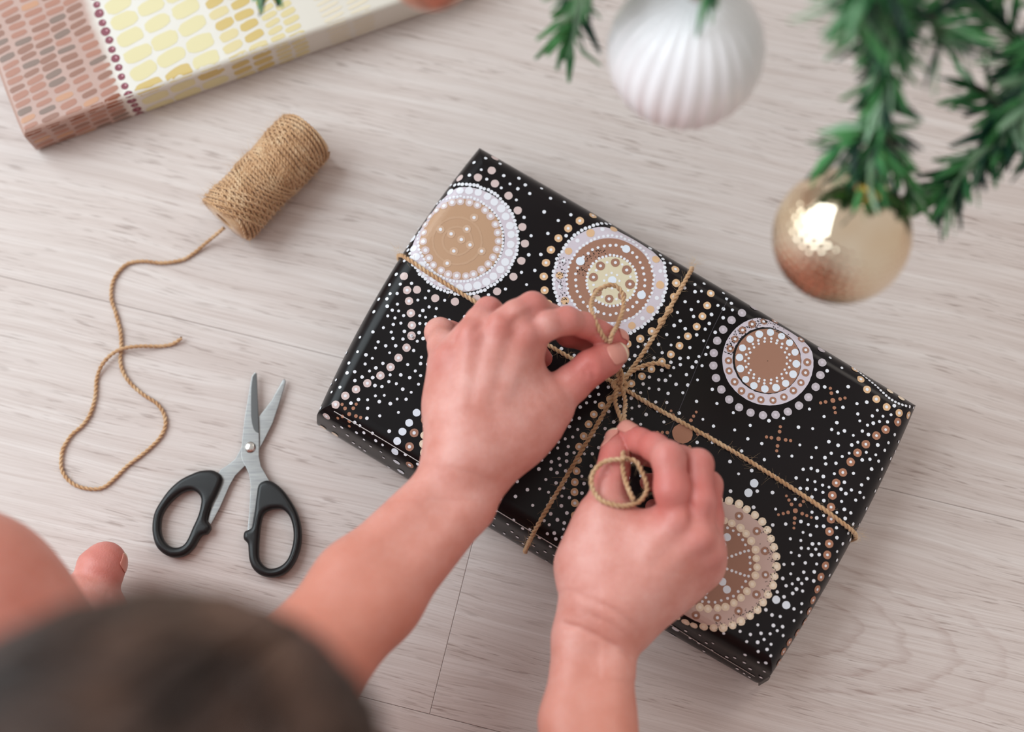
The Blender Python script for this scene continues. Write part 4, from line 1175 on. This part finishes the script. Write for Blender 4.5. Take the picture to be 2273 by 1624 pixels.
# leave the face clear: drop what lies in front of the hairline
hq = (hV - HC); fr = hq @ fdir; upv = hq @ hup
face_v = (fr > .028) & (upv < .075 - .0 * fr)
hQ = hQ[~face_v[hQ].any(1)]
hair = np_mesh('hair', hV - person_loc_np, hQ, HAIR, person)
a = Acc()
nape = HC - fdir * .092 - hup * .088
for i in range(1500):
    th = rng.uniform(-1.0, 1.0) * 1.35; lift = rng.uniform(.0, .006)
    r0 = rng.uniform(-.05, .05)
    f0 = rng.uniform(-.03, .055)
    # start along the parting line over the crown, comb towards the nape round either side
    cx = HC + hup * .024 - fdir * .016; RR = np.array((.080, .088, .090)) + lift
    sgn = 1 if rng.uniform() < .5 else -1
    ang0 = rng.uniform(-.9, .7); spread_ = rng.uniform(.05, 1.5)
    pts = []
    for s_ in np.linspace(0, 1, 14):
        al = ang0 + (-2.2 - ang0) * s_                         # 0 = crown, negative = towards the nape
        la = sgn * spread_ * math.sin(min(1, s_ * 1.15) * math.pi) * .9 + sgn * .03
        d_ = np.array((math.sin(la), math.cos(la) * math.sin(al), math.cos(la) * math.cos(al)))
        q = cx + HR_.T @ (d_ * RR)
        w_ = max(0, (s_ - .75) / .25) ** 1.5
        q = q * (1 - .6 * w_) + (nape + (q - cx) * .25) * .6 * w_
        pts.append(q - person_loc_np)
    a.tube(np.array(pts), np.linspace(.0011, .0006, 14), 3)
so = a.obj('hair_strands', HAIR, hair); so['kind'] = 'stuff'
# ---- clothes
def cloth_material(name, c1, c2):
    m = mat(name, c1, 0.85, spec=0.2); t = NT(m); co = t.objco()
    t.l(t.ramp(t.noise(co, 12, 3), [(0.35, c1), (0.65, c2)]), t.b.inputs['Base Color'])
    t.bump(t.noise(co, 700, 2), 0.3, 0.0006); t.b.inputs['Sheen Weight'].default_value = 0.2
    return m
fs = Field()
for sx in (-.07, .07):
    o_ = np.array((sx, -sx * .15, 0))
    fs.cone(pel + o_ + (0, 0, .02), wai + o_ * .75, .124, .112, .05); fs.cone(wai + o_ * .75, che + o_, .112, .108, .05)
fs.cone(che + np.array((-.08, .02, .02)), shL, .085, .063, .05); fs.cone(che + np.array((.08, -.0, .02)), shR, .085, .063, .05)
fs.cone(shL, shL * .62 + el_ * .38, .063, .060, .03); fs.cone(shR, shR * .62 + er_ * .38, .063, .060, .03)
sV, sQ = surface_net(fs, .005)
np_mesh('t_shirt', sV - person_loc_np, sQ, cloth_material('taupe_jersey', srgb(120, 104, 96), srgb(136, 118, 110)), person)
fp = Field()
for sx in (-.06, .06): fp.cone(pel + np.array((sx, 0, -.005)), pel + np.array((sx * .9, 0, .07)), .118, .112, .04)
hl, hr_ = np.array((-.12, -.42, .13)), np.array((.08, -.42, .12))
fp.cone(hl, hl * .55 + knL * .45, .096, .088, .03); fp.cone(hr_, hr_ * .55 + knR * .45, .096, .088, .03)
pV, pQ = surface_net(fp, .006)
pV[:, 2] = np.maximum(pV[:, 2], .002)
np_mesh('shorts', pV - person_loc_np, pQ, cloth_material('dark_cotton', srgb(58, 60, 66), srgb(70, 72, 78)), person)

# ------------------------------------------------------------------ ornaments
def sphere_arrays(c, r, n=48, m=96, rfun=None):
    th = np.linspace(0, np.pi, n + 1); ph = np.linspace(0, 2 * np.pi, m, endpoint=False)
    T, Ph = np.meshgrid(th, ph, indexing='ij')
    R = np.full_like(T, r) if rfun is None else rfun(T, Ph)
    V = np.stack([R * np.sin(T) * np.cos(Ph), R * np.sin(T) * np.sin(Ph), R * np.cos(T)], -1).reshape(-1, 3) + np.asarray(c)
    i = np.arange(n)[:, None]; j = np.arange(m)[None]; jn = (j + 1) % m
    Q = np.stack([i * m + j, (i + 1) * m + j, (i + 1) * m + jn, i * m + jn], -1).reshape(-1, 4)
    return V, Q
def ornament(name, c, r, axis, label, group, m, capm, rfun, n, mm):
    """ball with its hanger pointing along axis"""
    root = empty(name, c, label, 'ornament', group)
    root.rotation_euler = Vector(axis).to_track_quat('Z', 'Y').to_euler()
    V, Q = sphere_arrays((0, 0, 0), r, n, mm, rfun)
    np_mesh('ball', V, Q, m, root)
    # crimped cap
    Vc = []; Fc = []; k = 24; prof_ = [(.0065, r - .0016), (.0067, r + .0015), (.0064, r + .0062), (.0052, r + .0072), (.0012, r + .0074)]
    for (rr, z) in prof_:
        for j in range(k): Vc.append((rr * (1 + .04 * (j % 2)) * math.cos(2 * math.pi * j / k), rr * (1 + .04 * (j % 2)) * math.sin(2 * math.pi * j / k), z))
    for i in range(len(prof_) - 1):
        for j in range(k): Fc.append((i * k + j, i * k + (j + 1) % k, (i + 1) * k + (j + 1) % k, (i + 1) * k + j))
    cap = mesh_obj('cap', Vc, Fc, capm, root, smooth=True)
    a_ = Acc(); t = np.linspace(0, np.pi, 20)
    a_.tube(np.stack([.0035 * np.cos(t), 0 * t, r + .0070 + .006 * np.sin(t)], 1), .0006, 6)
    a_.obj('wire_loop', capm, cap)
    return root
SILVER = mat('silver_cap', srgb(214, 212, 208), 0.18, metal=1.0)
GOLDC = mat('gold_cap', srgb(226, 180, 84), 0.2, metal=1.0)
WHITEB = mat('pearl_white_glaze', srgb(252, 250, 254), 0.34, spec=0.5, Coat_Weight=0.6, Coat_Roughness=0.22)
GOLDB = mat('champagne_glass', srgb(236, 206, 164), 0.05, metal=1.0)
tG = NT(GOLDB)
tG.l(tG.ramp(tG.noise(tG.objco(), 30, 2), [(0.35, srgb(228, 204, 172)), (0.65, srgb(238, 222, 198))]), tG.b.inputs['Base Color'])
ROSEB = mat('rose_copper_glass', srgb(206, 150, 128), 0.3, metal=0.6)
wc = np.array(P(1522, 113, .262)); wr = .0400
def flute(T, Ph): return wr * (1 - .030 * np.abs(np.sin(Ph * 14)) ** .9 * np.sin(T) ** .6 * 0 - .028 * (1 - np.abs(np.cos(Ph * 13))) * np.sin(T) ** .8)
wball = ornament('fluted_ornament', wc, wr, (.04, .30, 1), 'white fluted ball ornament with silver cap hanging from the tree', 'tree ornaments', WHITEB, SILVER, flute, 60, 26 * 12)
gc = np.array(P(1868, 523, .232)); gr = .0352
def dimple_pattern():
    rows = 26
    def f(T, Ph):
        row = T / np.pi * rows
        ri = np.round(row); tc = ri / rows * np.pi
        cntr = np.maximum(1, np.round(2 * rows * np.sin(tc)))
        ph = Ph / (2 * np.pi) * cntr + (ri % 2) * .5
        dph = (ph - np.round(ph)) / cntr * 2 * np.pi * np.sin(tc)
        dth = (row - ri) / rows * np.pi
        d = np.sqrt(dph ** 2 + dth ** 2) / (np.pi / rows * .5)
        dep = np.clip(1 - d ** 2, 0, 1)
        on = (T > .95)
        return gr * (1 - .016 * dep * on)
    return f
gball = ornament('dimpled_ornament', gc, gr, (.18, .36, 1), 'champagne gold dimpled mirror ball ornament hanging over the gift', 'tree ornaments', GOLDB, GOLDC, dimple_pattern(), 200, 400)
rc_ = np.array(P(955, -78, .29)); 
rball = ornament('rose_ornament', rc_, .0225, (0, .1, 1), 'blurred rose copper ball ornament at the top edge above the pale gift', 'tree ornaments', ROSEB, GOLDC, None, 32, 64)

# ------------------------------------------------------------------ artificial tree: trunk, wired branches, flat needles
def needle_mat(name, c1, c2):
    m = mat(name, c1, 0.45, spec=0.35); t = NT(m)
    t.l(t.ramp(t.noise(t.objco(), 45, 3), [(0.35, c1), (0.65, c2)]), t.b.inputs['Base Color']); return m
N1 = needle_mat('needle_green', srgb(38, 106, 58), srgb(84, 152, 88))
N2 = needle_mat('needle_dark', srgb(12, 44, 38), srgb(26, 70, 52))
N3 = needle_mat('needle_pale', srgb(112, 156, 116), srgb(150, 182, 150))
WIRE = mat('branch_wire', srgb(52, 44, 34), 0.6)
BARK = mat('trunk_plastic', srgb(58, 48, 38), 0.7)
TR = np.array((.56, .98, 0.0))
tree = empty('christmas_tree', TR, 'artificial green Christmas tree, its branches reaching in from the top right', 'tree')
tp_ = [(.0, .0, .0), (.0, .0, .4), (.0, 0, .9), (0, 0, 1.45)]
a_ = Acc(); a_.tube(spline(tp_, .05), .022, 14); a_.obj('trunk', BARK, tree)
for k in range(4):
    th = k * math.pi / 2 + .4
    a_ = Acc(); a_.tube(spline([(0, 0, .10), (.09 * math.cos(th), .09 * math.sin(th), .06), (.20 * math.cos(th), .20 * math.sin(th), .012)], .02), .010, 8); a_.obj('stand_leg', BARK, tree)
def branch(pts, dens, nl, width=.0046, spread_=1.0, start=0.0, taper=True, seed=None):
    """wire along world points with flat needles round it"""
    p = spline([np.asarray(q, float) for q in pts], .004)
    p = p - TR
    a_ = Acc(); a_.tube(p, np.linspace(.0026, .0014, len(p)), 6)
    br = a_.obj('branch', WIRE, tree)
    t, n, b = frames(p)
    accs = [Acc(), Acc(), Acc()]
    L = len(p) * .004
    cnt = int(L * dens)
    i0 = int(start * (len(p) - 1))
    for _ in range(cnt):
        i = rng.integers(i0, len(p)); f = i / (len(p) - 1)
        th = rng.uniform(0, 2 * math.pi)
        out = n[i] * math.cos(th) + b[i] * math.sin(th)
        d = out * spread_ * rng.uniform(.5, 1.0) + t[i] * rng.uniform(.35, 1.1) + np.array((0, 0, -.15))
        d /= np.linalg.norm(d)
        ln = nl * rng.uniform(.6, 1.15) * (1 if f < .85 else .8)
        sidev = np.cross(d, rng.standard_normal(3)); sidev /= np.linalg.norm(sidev)
        w = width * rng.uniform(.7, 1.2) / 2; bend = np.cross(d, sidev) * ln * rng.uniform(-.12, .12)
        nn = np.cross(d, sidev) * .00012
        q0 = p[i]; q1 = p[i] + d * ln * .5 + bend; q2_ = p[i] + d * ln
        Vn = []
        for sg in (1, -1): Vn += [q0 - sidev * w * .5 + nn * sg, q0 + sidev * w * .5 + nn * sg, q1 - sidev * w + nn * sg, q1 + sidev * w + nn * sg, q2_ - sidev * w * .35 + nn * sg, q2_ + sidev * w * .35 + nn * sg]
        Qn = [(0, 1, 3, 2), (2, 3, 5, 4), (7, 6, 8, 9), (9, 8, 10, 11), (0, 2, 8, 6), (2, 4, 10, 8), (3, 1, 7, 9), (5, 3, 9, 11)]
        accs[rng.choice(3, p=(.48, .32, .20))].add(Vn, Qn)
    for ac, m in zip(accs, (N1, N2, N3)):
        if ac.n:
            o = ac.obj('needles', m, br); o['kind'] = 'stuff'
    return br
def W(x, y, z): return np.array(P(x, y, z))
tk = lambda z: TR + np.array((0, 0, z))
branch([tk(.42), W(1750, -420, .36), W(1620, -150, .325), W(1566, -60, .322), W(1572, -30, .318)], 420, .030, start=.35, spread_=.7)      # holds the white ball
branch([tk(.42), W(1500, -330, .34), W(1330, -90, .30), W(1282, 20, .275), W(1268, 70, .262)], 700, .030, start=.45, spread_=.8)       # sprig left of the white ball
branch([tk(.48), W(2050, -300, .38), W(1995, -40, .34), W(1965, 150, .305), W(1950, 290, .285), W(1925, 390, .272)], 1500, .030, start=.35)
branch([W(1975, 60, .32), W(2060, 40, .325), W(2110, 110, .325)], 1000, .026)
branch([W(2010, -60, .34), W(1950, 20, .33), W(1930, 90, .32)], 900, .028)
branch([W(1955, 270, .288), W(1890, 310, .285), W(1855, 330, .28)], 700, .026, spread_=.6)
branch([W(1955, 270, .288), W(2000, 360, .262), W(2020, 440, .245)], 700, .028, spread_=.5)
branch([tk(.46), W(2420, -60, .31), W(2310, 120, .285), W(2225, 280, .265), W(2140, 385, .25), W(2092, 440, .245)], 1500, .030, start=.30)
branch([W(2300, 130, .285), W(2210, 50, .29), W(2160, -20, .295)], 1200, .030)
branch([W(2270, 200, .275), W(2290, 300, .265), W(2290, 350, .26)], 900, .030)
branch([W(2240, 250, .268), W(2180, 200, .27), W(2150, 190, .27)], 700, .026)
branch([tk(.44), W(1300, -330, .33), W(1050, -260, .325), W(955, -200, .325)], 420, .028, start=.45)
branch([tk(.30), W(1000, -420, .25), W(720, -170, .235), W(585, -45, .225)], 420, .026, start=.6)
for k in range(10):                                      # the rest of the tree, out of the picture
    z = .66 + .08 * k; th = k * 2.4; L_ = .40 - .025 * k
    e = TR + np.array((L_ * math.cos(th), L_ * math.sin(th) * (1 if math.sin(th) > -.2 else .6), z - .06))
    branch([tk(z), (tk(z) + e) / 2 + np.array((0, 0, .03)), e], 420, .040, width=.004, start=.12)
# thin hanging cords that tie the ornaments to their branches
def hang(orn, top, m):
    r_ = Vector(orn.location); ax_ = orn.rotation_euler.to_matrix() @ Vector((0, 0, 1))
    base_r = {wball: wr, gball: gr, rball: .0225}[orn]
    p0 = np.array(r_ + ax_ * (base_r + .0125))
    inv = (Matrix.Translation(r_) @ orn.rotation_euler.to_matrix().to_4x4()).inverted()
    a_ = Acc()
    pts = spline([p0, (p0 + top) / 2 + np.array((.004, 0, 0)), top], .002)
    pts = np.array([tuple(inv @ Vector(q)) for q in pts])
    a_.tube(pts, .0010, 6); a_.obj('hanging_cord', m, orn)
hang(wball, W(1570, -40, .319), SILVER); hang(gball, W(1945, 330, .281), GOLDC); hang(rball, W(958, -205, .325), GOLDC)
